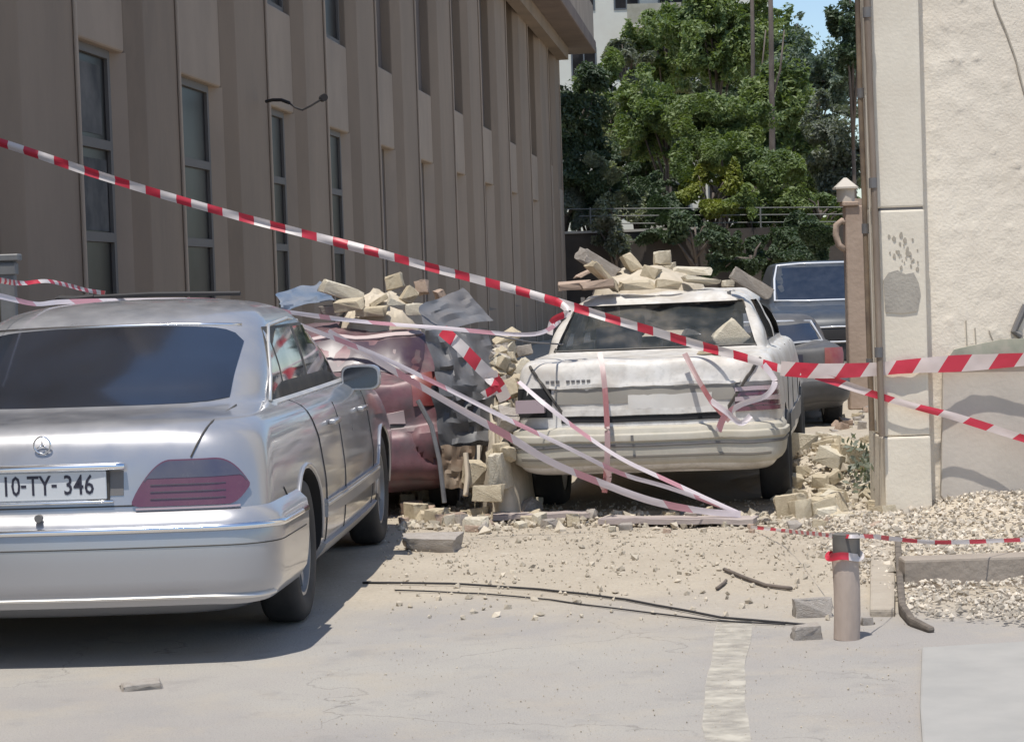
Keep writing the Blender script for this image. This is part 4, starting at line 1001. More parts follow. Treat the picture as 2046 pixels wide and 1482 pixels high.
cuts = [cyl_cut(.85, .34, .40, .55, 1.1), cyl_cut(.85, .34, .40, -1.1, -.55), cyl_cut(3.65, .34, .40, .55, 1.1), cyl_cut(3.65, .34, .40, -1.1, -.55)]
carve(V, Fs, M['navy'], cuts, 'body', suv)
for x, y, f in ((.76, .85, 1), (-.76, .85, -1), (.76, 3.65, 1), (-.76, 3.65, -1)): add_wheel(suv, x, y, .34, flip=f, wd=.22)
def front(x, z, off=.01):        # point on the nose
    v = shs.vz(z); lo, hi = .80, 1.0; ax = abs(x)
    for _ in range(30):
        m_ = (lo+hi)/2
        if shs.S(m_, v).x > ax: lo = m_
        else: hi = m_
    p = shs.S(lo, v); n = shs.nrm(lo, v); return Vector((math.copysign(p.x, x), p.y, p.z)) + Vector((math.copysign(n.x, x), n.y, n.z))*off
def fpanel(name, m, x0, x1, z0, z1, off=.01, na=10, nb=4):
    V = [front(x0+(x1-x0)*i/na, z0+(z1-z0)*j/nb, off) for i in range(na+1) for j in range(nb+1)]
    return mesh_obj(name, V, [(i*(nb+1)+j, i*(nb+1)+j+1, (i+1)*(nb+1)+j+1, (i+1)*(nb+1)+j) for i in range(na) for j in range(nb)], m, suv, sharp=50)
M['edge_and_glint_white'] = mat('pale_edging_and_glint', (.62, .64, .68), .3, coat=.5)
fpanel('windscreen', mat('blue_glass', (.008, .012, .02), .12, coat=.5, spec=.5, dust=.2, dustcol=(.1,.11,.14)), -.66, .66, 1.11, 1.56, .006)
mb = MB(); mb.tube([front(x, z, .012) for x, z in ((-.70, 1.11), (-.66, 1.40), (-.60, 1.585), (-.3, 1.60), (.3, 1.60), (.60, 1.585), (.66, 1.40), (.70, 1.11), (.3, 1.10), (-.3, 1.10), (-.70, 1.11))], .018, 6); mb.build('windscreen_glint_frame', M['edge_and_glint_white'], suv, smooth=True)  # pale tube stands for sun glints round the windscreen
fpanel('grille', M['dark'], -.42, .42, .62, .84, .012)
mb = MB(); mb.tube([front(x, z, .016) for x, z in ((-.44, .60), (-.46, .86), (0, .875), (.46, .86), (.44, .60), (0, .59), (-.44, .60))], .014, 6); mb.build('grille_glint_surround', M['edge_and_glint_white'], suv, smooth=True)  # pale tube stands for sun glints on the nose
fpanel('headlight', mat('headlamp', (.45, .47, .50), .15, coat=1), .50, .80, .70, .84, .014); fpanel('headlight', MATS['headlamp'], -.50, -.80, .70, .84, .014)
fpanel('number_plate', M['ink'], .30, .56, .50, .60, .02); fpanel('bumper_lip', mat('pale_lip', (.5, .5, .48), .5, dust=.4), -.8, .8, .29, .345, .03)
for sgn in (1, -1):
    mm_ = soft('mirror', (sgn*.98-.09, 3.05, 1.12), (sgn*.98+.09, 3.15, 1.25), M['edge_and_glint_white'], suv, .03)
    mb = MB(); mb.box((min(sgn*.78, sgn*.92), 3.08, 1.14), (max(sgn*.78, sgn*.92), 3.12, 1.17)); mb.build('mirror_arm', M['navy'], mm_)

# ---------- low crushed dark car in front of the dark blue one
LC = [(z*.86, w*.98, a, b, r) for z, w, a, b, r in LR]
crd = empty('crushed_car', (2.42, 20.6, -.02), -.06); tag(crd, 'low crushed dark car with pale dusty edges just before the dark blue car', 'car')
shc = Shell(4.1, LC, bow=.06, barrel=.04, dent=lambda p: dent_r(Vector((-p.x*.9, p.y, p.z)) ) if False else p + Vector((noise.noise(p*2.2 + Vector((2,2,2))), noise.noise(p*2.2 + Vector((8,2,5))), noise.noise(p*2.2 + Vector((4,7,1))))) * .06)
V, Fs = shc.body('body', None, None)
M['charcoal'] = mat('charcoal_dusty', (.045, .048, .055), .5, col2=(.08, .08, .085), nscale=4, dust=.2, dustcol=(.36, .33, .29))
cuts = [cyl_cut(.62, .28, .34, .5, 1.1), cyl_cut(.62, .28, .34, -1.1, -.5), cyl_cut(3.2, .28, .34, .5, 1.1), cyl_cut(3.2, .28, .34, -1.1, -.5)]
carve(V, Fs, M['charcoal'], cuts, 'body', crd, 30)
for x, y, f in ((.70, .62, 1), (-.70, .62, -1), (.70, 3.2, 1), (-.70, 3.2, -1)): add_wheel(crd, x, y, .28, 'plain', flip=f, wd=.17)
panel(shc, 'rear_window', M['glass_dark'], crd, 'rear', -.60, .60, .83, 1.0, off=.008, na=16, nb=4)
mb = MB(); mb.tube([shc.rear(x, z)[0] + Vector((0, -.012, 0)) for x, z in ((-.64, .82), (-.56, 1.02), (-.2, 1.035), (.2, 1.035), (.56, 1.02), (.64, .82), (0, .81), (-.64, .82))], .014, 5); mb.build('window_seal', M['edge_and_glint_white'], crd)
panel(shc, 'number_plate', M['ink'], crd, 'rear', .02, .38, .60, .72, off=.012, na=6, nb=2)
panel(shc, 'plate_ledge', mat('pale_dust_strip', (.42, .40, .37), .8), crd, 'rear', -.5, .6, .55, .585, off=.02, na=10, nb=1)
panel(shc, 'tail_light', MATS['dark_red_lens'], crd, 'rear', .58, .76, .60, .76, off=.014, na=6, nb=3)
bumper(shc, crd, M['charcoal'], .22, .50, .05, tend=.44)

# ------------------------------------------------------------------ RUBBLE
def rock_mesh(seed, m, name='rock'):
    rg = random.Random(seed); bm = bmesh.new(); kind = seed % 5
    if kind in (0, 1, 2):        # broken sawn block
        for sx in (-1, 1):
            for sy in (-1, 1):
                for sz in (-1, 1):
                    if rg.random() < .28:
                        for _ in range(3): bm.verts.new((sx*.5*rg.uniform(.35, .95), sy*.5*rg.uniform(.35, .95), sz*.5*rg.uniform(.35, .95)))
                    else: bm.verts.new((sx*rg.uniform(.80, 1.02)*.5, sy*rg.uniform(.80, 1.02)*.5, sz*rg.uniform(.80, 1.02)*.5))
    else:                        # rough lump
        for _ in range(15):
            v = Vector((rg.gauss(0, 1), rg.gauss(0, 1), rg.gauss(0, 1))).normalized() * rg.uniform(.42, .56); v.x *= 1.1; bm.verts.new(v)
    r = bmesh.ops.convex_hull(bm, input=bm.verts)
    bmesh.ops.delete(bm, geom=[g for g in r['geom_interior'] if isinstance(g, bmesh.types.BMVert)], context='VERTS')
    bmesh.ops.bevel(bm, geom=bm.edges[:], offset=.02, segments=1, profile=.5, affect='EDGES')
    bmesh.ops.triangulate(bm, faces=bm.faces[:])
    bmesh.ops.subdivide_edges(bm, edges=[e for e in bm.edges if e.calc_length() > .22], cuts=2)
    for v in bm.verts:
        q = v.co * 5 + Vector((seed*3.1, 0, 0)); v.co += v.co.normalized() * (noise.noise(q) * .06 + noise.noise(q*2.7) * .035)
    bmesh.ops.recalc_face_normals(bm, faces=bm.faces)
    me = bpy.data.meshes.new(name); bm.to_mesh(me); bm.free(); me.materials.append(m)
    me.shade_smooth(); me.set_sharp_from_angle(angle=R(22)); return me
RM = {k: [rock_mesh(i + 20*j, M[k]) for i in range(7)] for j, k in enumerate(('stone', 'stone2', 'stone3', 'brick'))}
def rock(px, py, wp, hp, Y, rot=0, m='stone', label='', group=None, dep=None, yaw=None, name='stone_block', cat='stone block', ground=False):
    """block covering wp x hp pixels about (px,py) at distance Y"""
    if ground:
        g = G(px, py + hp/2); Y = g.y + (dep or 1)*.0
    s = Y / F_PX; wd, hg = wp*s, hp*s; d = dep or max(hg, wd*.6)
    o = link(bpy.data.objects.new(name, RM[m][random.choice((0, 1, 2, 5, 6))]))
    c = P(px, py, Y)
    if ground: c.z = max(hg*.45, .01); c.y += d/2
    o.location = c; o.scale = (wd*1.04, d, hg*1.04)
    o.rotation_euler = (random.uniform(-.15, .15), -R(rot), random.uniform(-.35, .35) if yaw is None else yaw)
    if rot: 
        a = abs(R(rot)); W, H = wd, hg      # given size is the outline; solve the box inside it
        c_, s_ = math.cos(a), math.sin(a); den = c_*c_ - s_*s_
        if abs(den) > .25:
            w0, h0 = (W*c_ - H*s_)/den, (H*c_ - W*s_)/den
            if w0 > .02 and h0 > .02: o.scale = (w0, d, h0)
    tag(o, label, cat, group); return o
GW = 'broken stone heaped on the white saloon roof'
for a in (
    (1146, 571, 70, 20, 14.7, 3, 'brick', 'pinkish flat slab sticking out at the left edge of the white roof'),
    (1194, 528, 84, 30, 15.2, -33, 'stone3', 'grey-brown tilted block, highest at the left of the white roof heap'),
    (1175, 543, 62, 30, 14.9, 22, 'brick', 'brown lozenge-shaped stone under the grey tilted block on the white roof'),
    (1208, 552, 84, 18, 14.6, -42, 'stone', 'thin slab sliding down steeply to the right on the white roof'),
    (1195, 570, 74, 22, 14.5, 5, 'brick', 'orange-tinted flat stone at the foot of the thin sliding slab'),
    (1262, 527, 50, 60, 15.2, 28, 'stone', 'largest pale yellow block with a pointed top on the white roof'),
    (1300, 545, 40, 36, 15.0, -20, 'stone', 'rough yellow stone between the pointed block and the white cube'),
    (1323, 515, 40, 32, 15.4, 2, 'stone2', 'small white cube of stone on top of the white roof heap'),
    (1330, 538, 44, 30, 15.6, 12, 'stone2', 'stone directly beneath the white cube on the white roof'),
    (1385, 541, 82, 20, 15.3, -4, 'stone2', 'long pale slab lying level to the right of the white cube'),
    (1398, 561, 80, 24, 14.9, -10, 'stone2', 'broad whitish slab under the long level slab on the white roof'),
    (1272, 570, 76, 22, 14.6, 2, 'stone', 'flat yellow stone at the front edge in the middle of the white roof'),
    (1335, 568, 54, 24, 14.6, -6, 'stone', 'yellowish chunk at the front edge right of the middle of the white roof'),
    (1240, 560, 50, 26, 15.2, -14, 'stone', 'stone wedged behind the flat yellow stones on the white roof'),
    (1365, 556, 48, 20, 15.5, 10, 'stone3', 'grey stone tucked between the two pale slabs on the white roof'),
    (1455, 566, 26, 14, 14.8, 0, 'stone2', 'small pale stone beside the leaning concrete post on the white roof'),
    (1420, 704, 54, 10, 13.42, 2, 'stone', 'small yellow stone fragment on the white boot lid')):
    rock(*a[:7], label=a[7], group=GW)
rock(1500, 566, 88, 26, 14.4, -33, 'stone3', 'concrete post leaning diagonally off the right edge of the white roof', GW, dep=.10, yaw=.1)
GR = 'broken stone heaped on the crushed pinkish car'
for a in (
    (682, 582, 84, 30, 14.9, -20, 'stone2', 'pale slab tilted down to the right, leftmost on the crushed car'),
    (700, 610, 64, 30, 14.6, 5, 'stone', 'rounded yellow stone below the tilted pale slab on the crushed car'),
    (788, 562, 44, 40, 15.0, 15, 'stone', 'topmost yellow stone on the crushed car'),
    (818, 590, 42, 44, 14.8, -35, 'stone', 'yellow stone right below the topmost stone on the crushed car'),
    (757, 601, 44, 32, 14.7, 30, 'stone', 'angular stone in the middle of the heap on the crushed car'),
    (790, 609, 42, 32, 14.5, -25, 'stone2', 'pale stone at the front middle of the heap on the crushed car'),
    (843, 574, 32, 34, 14.9, 10, 'brick', 'pinkish stone next to the topmost yellow stone on the crushed car'),
    (880, 592, 26, 32, 14.9, 20, 'brick', 'small pink-white stone standing behind the bent grey sheet'),
    (830, 618, 40, 26, 14.5, 0, 'stone2', 'pale stone at the right end where the heap meets the grey sheet'),
    (742, 622, 60, 18, 14.6, 0, 'stone', 'low yellow stone under the middle of the heap on the crushed car'),
    (660, 620, 50, 20, 14.9, 0, 'stone3', 'grey stone under the left end of the heap on the crushed car')):
    rock(*a[:7], label=a[7], group=GR)
GB = 'broken stone wedged between the crushed and the white car'
for a in (
    (1014, 676, 62, 50, 14.6, 32, 'stone', 'pointed yellow block at the top of the pile between the two wrecked cars'),
    (1012, 716, 40, 34, 14.6, -12, 'stone', 'yellow stone beneath the pointed block between the wrecked cars'),
    (1045, 700, 40, 30, 14.9, 10, 'stone3', 'grey-brown stone touching the left pillar of the white saloon'),
    (1000, 760, 46, 40, 14.5, 10, 'stone2', 'greenish pale stone half way down between the wrecked cars'),
    (1004, 800, 60, 40, 14.3, -8, 'stone2', 'pale stone under the tapes between the wrecked cars'),
    (985, 850, 50, 50, 14.1, 14, 'stone', 'stone above the upright block beside the white bumper'),
    (995, 938, 46, 84, 13.4, 3, 'stone2', 'tall upright pale block by the left end of the white bumper'),
    (948, 945, 42, 54, 13.5, -4, 'stone', 'squat yellow block left of the upright pale block'),
    (1010, 880, 40, 40, 14.0, 0, 'stone', 'stone directly behind the upright pale block'),
    (975, 985, 60, 34, 13.2, 0, 'stone', 'stone at the foot of the upright pale block')):
    rock(*a[:7], label=a[7], group=GB)
GG = 'single stones on the ground before the wrecked cars'
for a in (
    (856, 992, 50, 38, 'stone2', 'white boulder under the hanging strut of the crushed car'),
    (813, 1000, 30, 28, 'stone2', 'pale stone touching the front wheel of the silver car'),
    (850, 1022, 38, 24, 'brick', 'pink block in front of the white boulder'),
    (902, 1038, 64, 26, 'brick', 'long pinkish flat stone to the right of the pink block'),
    (951, 1047, 52, 30, 'stone2', 'neat pale brick-shaped block in front of the rubble line'),
    (858, 1087, 122, 32, 'stone3', 'large flat brown rock nearest the front wheel of the silver car'),
    (1059, 1004, 48, 20, 'stone2', 'pale rounded stone left under the white bumper'),
    (1223, 1056, 16, 12, 'stone2', 'tiny bright white stone beside the dark scrap'),
    (1250, 1052, 30, 16, 'stone3', 'dark scrap of stone in front of the fallen boards'),
    (1628, 1214, 82, 40, 'stone3', 'brown rock leaning towards the bollard'),
    (1614, 1263, 60, 32, 'stone3', 'dark square stone in front of the brown rock near the bollard'),
    (1700 + 32, 1240, 26, 18, 'stone3', 'small dark stone standing in for the bollard shadow at its right foot'),  # added where the bollard's short shadow falls
    (278, 1372, 84, 16, 'stone3', 'flat grey crust of debris on the asphalt behind the silver car'),
    (1640, 905, 60, 40, 'stone', 'big yellow block on top of the pile right of the white car'),
    (1700, 925, 70, 36, 'stone', 'broad yellow block at the pilaster end of the right pile')):
    rock(a[0], a[1], a[2], a[3], 10, 0, a[4], a[5], GG if a[0] < 1560 or a[1] > 1100 else None, ground=True)
# loose blocks scattered in zones
COLW = {'stone': 'yellowish', 'stone2': 'whitish', 'stone3': 'grey-brown', 'brick': 'pinkish'}
def scatter(n, zone, size, place, group, mats=('stone', 'stone', 'stone2', 'brick', 'stone3'), mound=None, flat=.55, xs=None, ys=None):
    xw, yw = xs, ys
    for k in range(n):
        px, py = zone(); g = G(px, py); s = random.uniform(*size) * random.choice((.6, .8, 1, 1.35)); mk = random.choice(mats)
        o = link(bpy.data.objects.new('stone_block', random.choice(RM[mk])))
        h = s * random.uniform(.35, .9) * flat / .55
        base = mound(g) if mound else 0
        o.location = (g.x, g.y, base + h*.40); o.scale = (s, s*random.uniform(.5, 1), h)
        o.rotation_euler = (random.gauss(0, .3 if base else .12), random.gauss(0, .3 if base else .12), random.uniform(0, 6.28))
        u = (px - xw[1]) / (xw[2] - xw[1]); v = (py - yw[0]) / (yw[1] - yw[0]); mid = (size[0] + size[1]) / 2
        sz = 'large' if s > mid*1.1 else 'small' if s < mid*.75 else 'middling'
        where = (xw[0] if u < .33 else xw[3] if u > .67 else 'half way along'); dp = 'far' if v < .34 else 'near' if v > .67 else 'middle'
        tag(o, f'{sz} {COLW[mk]} stone in the {dp} part of {place}, {where}', 'stone block', group)
def tri(x0, x1, y0, y1, bias=1.0): return lambda: (random.uniform(x0, x1), y0 + (y1-y0)*random.random()**bias)
pile_c = G(1680, 975)
def mound_r(g): return max(0, .27 * math.exp(-((g.x - pile_c.x)/.50)**2 - ((g.y - pile_c.y - .35)/.8)**2) - .02)
scatter(105, tri(1570, 1775, 870, 1040), (.09, .19), 'the pile', 'low pile of yellow blocks by the pilaster', ('stone', 'stone', 'stone', 'stone2'), mound_r, xs=('beside the white car', 1575, 1775, 'beside the pilaster'), ys=(860, 1035))
scatter(66, tri(800, 1070, 985, 1062), (.05, .15), 'the rubble line', 'loose stones left of the white bumper', xs=('by the silver wheel', 800, 1070, 'by the white bumper'), ys=(985, 1062))
scatter(35, tri(1060, 1540, 1022, 1066), (.03, .09), 'the debris', 'small stones along the fallen boards', xs=('at the short board', 1060, 1540, 'at the tape ends'), ys=(1022, 1066))
scatter(42, tri(1490, 1790, 1010, 1066), (.04, .11), 'the spill', 'stones spilling from the right pile', xs=('by the tape ends', 1490, 1790, 'by the gravel'), ys=(1010, 1066))
scatter(22, tri(1610, 1760, 815, 875), (.05, .13), 'the lane', 'stones strewn further down the lane', flat=.4, xs=('by the white car', 1610, 1760, 'by the drain pipes'), ys=(815, 875))
def fchip():
    px = random.uniform(780, 1740); py = 1070 + 170*random.random()**1.5; g = G(px, py); return Vector((g.x, g.y, .008))
pebbles('chips', 'stone chips scattered over the dusty ground between the cars and the cables', 'rubble', fchip, 150, .010, .022, M['crumb'])
# rubble heap core and crumbs
V = []; Fs = []; n1 = 40
x0, x1, y0, y1 = G(1560, 1040).x - .1, pile_c.x + .45, pile_c.y - .7, pile_c.y + 2.2
for j in range(n1+1):
    for i in range(n1+1):
        x = x0 + (x1-x0)*i/n1; y = y0 + (y1-y0)*j/n1; e = min(i, n1-i, j, n1-j)/4
        V.append((x, y, min(1, e) * (mound_r(Vector((x, y, 0)))*.9 + .03*noise.noise(Vector((x*5, y*5, 0)))) - .015))
for j in range(n1):
    for i in range(n1): Fs.append((j*(n1+1)+i, j*(n1+1)+i+1, (j+1)*(n1+1)+i+1, (j+1)*(n1+1)+i))
tag(mesh_obj('rubble', V, Fs, M['crumb'], smooth=True), 'crumbled core of the low yellow rubble pile by the pilaster', 'rubble', kind='stuff')
def fcr():
    px = random.uniform(760, 1800); py = 1000 + 200*abs(random.gauss(0, .42))
    if random.random() < .35: px, py = random.uniform(1560, 1790), random.uniform(870, 1060)
    if py > 1275: return None
    g = G(px, py); return Vector((g.x, g.y, mound_r(g) + .006))
def fmid():
    px = random.uniform(800, 1775); py = 1028 + abs(random.gauss(0, 16)); 
    if random.random() < .5: px, py = random.uniform(1540, 1775), random.uniform(880, 1062)
    elif random.random() < .4: px, py = random.uniform(800, 1030), random.uniform(985, 1062)
    g = G(px, py); return Vector((g.x, g.y, mound_r(g) + .012))
pebbles('broken_stone', 'spread of broken pale stone across the lane before the wrecked cars', 'rubble', fmid, 1500, .012, .032, M['crumb'])
pebbles('crumbs', 'fine stone crumbs spread over the dusty ground before the cars', 'rubble', fcr, 5500, .003, .009, M['crumb'])
def fcr2():
    g = G(random.uniform(600, 1850), random.uniform(1200, 1480)); return Vector((g.x, g.y, .004)) if random.random() < .9 else None
pebbles('grit', 'fine grit lying on the foreground asphalt', 'grit', fcr2, 1500, .001, .003, M['crumb'])
# heap cores that carry the blocks
def heap(cx, cy, rx, ry, z0, h, label, seed, m='crumb', n=34, sk=0.0):
    V = []; Fs = []
    for j in range(n+1):
        for i in range(n+1):
            u, v = i/n*2-1, j/n*2-1; d = math.sqrt(u*u+v*v); q = Vector((u*3+seed, v*3, seed))
            k = max(0, 1 - d**2.2) ; z = h*(k**.7 * (1 + sk*u) + .22*noise.noise(q)*k + .10*noise.noise(q*3)*min(1, k*4)) - .05*(1 - min(1, k*6))
            V.append((cx + rx*u*(1+.12*noise.noise(Vector((u*2, v*2, seed+.5)))), cy + ry*v, z0 + z))
    for j in range(n):
        for i in range(n):
            u, v = (i+.5)/n*2-1, (j+.5)/n*2-1
            if u*u+v*v < 1.2: q = j*(n+1)+i; Fs.append((q, q+1, q+n+2, q+n+1))
    return tag(mesh_obj('rubble', V, Fs, M[m], sharp=25), label, 'rubble', kind='stuff')
a_ = P(1295, 560, 15.2); heap(a_.x, 15.35, .44, .55, 1.38, .19, 'crumbled stone core of the heap on the white roof', 3)
a_ = P(752, 610, 15.0); heap(a_.x + .04, 15.05, .34, .48, 1.18, .27, 'crumbled stone core of the heap on the crushed car', 5)
a_ = P(1012, 800, 14.4); heap(a_.x - .02, 14.45, .20, 1.05, -.03, 1.02, 'crumbled stone core of the pile between the wrecked cars', 8)
def zone_b():
    y = random.uniform(13.3, 15.2); return (a_.x + random.gauss(0, .10), y)
for k in range(46):
    x, y = zone_b(); u, v = (x-a_.x)/.24, (y-14.35)/1.15; kk = max(0, 1-(u*u+v*v)**1.1)
    s_ = random.uniform(.08, .17); mk = random.choice(('stone', 'stone2', 'stone', 'stone3'))
    o = link(bpy.data.objects.new('stone_block', random.choice(RM[mk]))); o.location = (x, y, 1.04*kk**.7 + s_*.1); o.scale = (s_, s_*random.uniform(.6, 1), s_*random.uniform(.5, .9)); o.rotation_euler = (random.gauss(0, .5), random.gauss(0, .5), random.uniform(0, 6))
    tag(o, f"{'large' if s_ > .13 else 'small'} {COLW[mk]} stone in the {'lower near' if y < 13.9 else 'upper far'} part of the pile between the wrecked cars", 'stone block', 'pile between the wrecked cars')
# fallen boards
def board(p0, p1, wd, th, name, label, m, z=.02, rx=0.0):
    a, b = G(*p0), G(*p1); d = (b-a); L_ = d.length; mb = MB()
    n = 12; V = []; 
    for i in range(n+1):
        for (y, zz) in ((0, 0), (wd, 0), (wd, th), (0, th)):
            V.append((L_*i/n, y + .01*noise.noise(Vector((i*.7, y*9, 1))), zz + .008*noise.noise(Vector((i*.5, y*5, 4)))))
    Fs = [(3,2,1,0), tuple(n*4+k for k in range(4))] + [(i*4+k, i*4+(k+1) % 4, (i+1)*4+(k+1) % 4, (i+1)*4+k) for i in range(n) for k in range(4)]
    o = mesh_obj(name, V, Fs, m); o.location = (a.x, a.y, z); o.rotation_euler = (rx, 0, math.atan2(d.y, d.x)); tag(o, label, 'board', 'fallen boards before the white car'); return o
M['board'] = mat('dusty_board', (.36, .30, .29), .9, col2=(.44, .38, .34), nscale=4, stretch=(.4, 1, 1), bump=.2, bscale=30)
board((1195, 1052), (1505, 1052), .20, .03, 'fallen_board', 'long purplish-grey board lying flat in front of the white car', M['board'], .015)
board((985, 1046), (1180, 1040), .16, .03, 'fallen_board', 'shorter greyish board lying left of the long one', M['board'], .02)
# crumpled sheet metal and hanging struts on the crushed car
def crumple(name, quad, Y, m, label, cat, nx=16, ny=12, amp=.05, seed=0, depth=0):
    V = []; a, b, c, d = [P(q[0], q[1], q[2] if len(q) > 2 else Y) for q in quad]
    for t_ in (0, .004):
        for j in range(ny+1):
            for i in range(nx+1):
                u, v = i/nx, j/ny; p = (a*(1-u)+b*u)*(1-v) + (d*(1-u)+c*u)*v
                q = Vector((u*3.1, v*3.3, seed)); k = abs(noise.noise(q))*2 - .4; k2 = noise.noise(q*2.3)
                V.append(p + Vector((noise.noise(q+Vector((3,3,3)))*amp*.5, (k*amp + k2*amp*.5) + t_, noise.noise(q+Vector((9,3,1)))*amp*.5)))
    n = (nx+1)*(ny+1); Fs = []
    for j in range(ny):
        for i in range(nx):
            q = j*(nx+1)+i; Fs.append((q, q+1, q+nx+2, q+nx+1)); Fs.append((q+n, q+nx+1+n, q+nx+2+n, q+1+n))
    o = mesh_obj(name, V, Fs, m, sharp=28)
    c0 = (a+b+c+d)/4; o.data.transform(Matrix.Translation(-c0)); o.location = c0
    return tag(o, label, cat)
crumple('sheet_metal', [(838, 612, 14.1), (925, 575, 14.6), (985, 640, 14.4), (850, 668, 13.8)], 14, M['tin'], 'bent blue-grey metal sheet on the right of the crushed car roof', 'metal sheet', seed=1, amp=.035)
crumple('sheet_metal', [(850, 660, 13.7), (975, 655, 14.3), (1000, 790, 14.0), (880, 800, 13.62)], 14, M['tin'], 'grey dusty crumpled panel hanging down the right side of the crushed car', 'metal sheet', seed=4, amp=.07)
crumple('torn_panel', [(862, 770, 13.60), (992, 770, 14.0), (975, 890, 13.75), (880, 900, 13.60)], 14, M['charcoal'], 'torn charcoal wing panel below the crumpled grey panel', 'car panel', seed=7, amp=.05)
crumple('tarpaulin', [(555, 585, 15.0), (640, 562, 15.4), (668, 600, 15.0), (560, 622, 14.7)], 15, mat('blue_tarp', (.10, .15, .23), .6, col2=(.2, .22, .26), nscale=4), 'small crumpled blue tarpaulin left of the rubble on the crushed car', 'tarpaulin', seed=9)
crumple('sheet_metal', [(880, 890, 13.55), (950, 890, 13.7), (940, 975, 13.6), (885, 975, 13.5)], 14, mat('rusty_sheet', (.16, .10, .06), .8, col2=(.24, .19, .14), nscale=4), 'rusty brown sheet standing beside the hanging strut', 'metal sheet', seed=12, amp=.03)
def stick(name, pts, r, m, label, cat, group=None, n=6, r2=None):
    mb = MB(); q = [P(*p) for p in pts]; mb.tube([p - q[0] for p in q], r, n, r2=r2); o = mb.build(name, m, smooth=True, sharp=60); o.location = q[0]; tag(o, label, cat, group); return o
stick('metal_strut', [(835, 800, 13.4), (862, 850, 13.35), (878, 920, 13.3), (888, 1004, 13.25)], .016, M['tin'], 'thin bent grey strut hanging from the crushed car to the ground', 'metal strut')
stick('metal_strut', [(930, 905, 13.4), (934, 950, 13.35), (930, 990, 13.3)], .018, mat('pale_strut', (.5, .42, .32), .8), 'short pale upright strut left of the squat yellow block', 'metal strut')
stick('wire', [(900, 655, 13.2), (990, 670, 13.3), (1060, 684, 13.4), (1125, 688, 13.5)], .005, M['tin'], 'thin grey wire stretched from the crushed car to the white pillar', 'wire')
def ground_line(name, pts, r, m, label, cat, group=None):
    q = [G(*p) for p in pts]; mb = MB(); w = []
    for a, b in zip(q[:-1], q[1:]):
        for k in range(6): p = a.lerp(b, k/6); w.append(p + Vector((0, .02*noise.noise(p*2.2), r + .004 + .004*noise.noise(p*3))))
    mb.tube(w, r, 5); o = mb.build(name, m, smooth=True); return tag(o, label, cat, group)
ground_line('ground_cable', [(725, 1166), (900, 1170), (1080, 1180), (1250, 1200), (1440, 1238), (1660, 1256)], .006, M['cable'], 'upper of the two thin dark cables lying across the dusty ground', 'cable', 'cables across the ground')
ground_line('ground_cable', [(790, 1182), (960, 1188), (1100, 1200), (1290, 1226), (1420, 1243), (1600, 1252)], .004, M['cable'], 'lower of the two thin dark cables lying across the dusty ground', 'cable', 'cables across the ground')
ground_line('stick', [(1447, 1142), (1490, 1160), (1530, 1174), (1592, 1182)], .010, M['bark'], 'dark broken branch on the dusty ground left of the bollard', 'branch')
ground_line('stick', [(1432, 1180), (1445, 1170), (1452, 1162)], .008, M['bark'], 'short dark twig beside the broken branch', 'branch')
# debris inside the white car
o = crumple('fallen_headliner', [(1290, 640, 14.9), (1330, 600, 14.9), (1465, 605, 14.9), (1480, 690, 14.6)], 14.9, mat('dark_liner', (.05, .04, .04), .9), 'dark torn roof lining hanging inside the white car', 'roof lining', seed=3, amp=.06)
rock(1458, 672, 60, 56, 14.1, 40, 'stone2', 'pale triangular stone inside the white car behind its rear window', None, dep=.10)
# grey post at far left
gp_ = P(16, 560, 12.3); po = empty('metal_post', (gp_.x, gp_.y, 0)); tag(po, 'grey metal post with a boxed top at the far left holding tape', 'post')
zt_ = P(16, 508, 12.3).z
mb = MB(); mb.box((-.045, -.03, 0), (.045, .03, zt_ - .04)); bevel(mb.build('shaft', mat('galvanised', (.24, .235, .23), .6, .3, col2=(.17, .17, .17), nscale=6), po), .006, 1)
mb = MB(); mb.box((-.10, -.05, zt_ - .04), (.075, .05, zt_)); mb.box((-.07, -.04, zt_ - .12), (.055, .04, zt_ - .05)); bevel(mb.build('head', MATS['galvanised'], po), .006, 1)

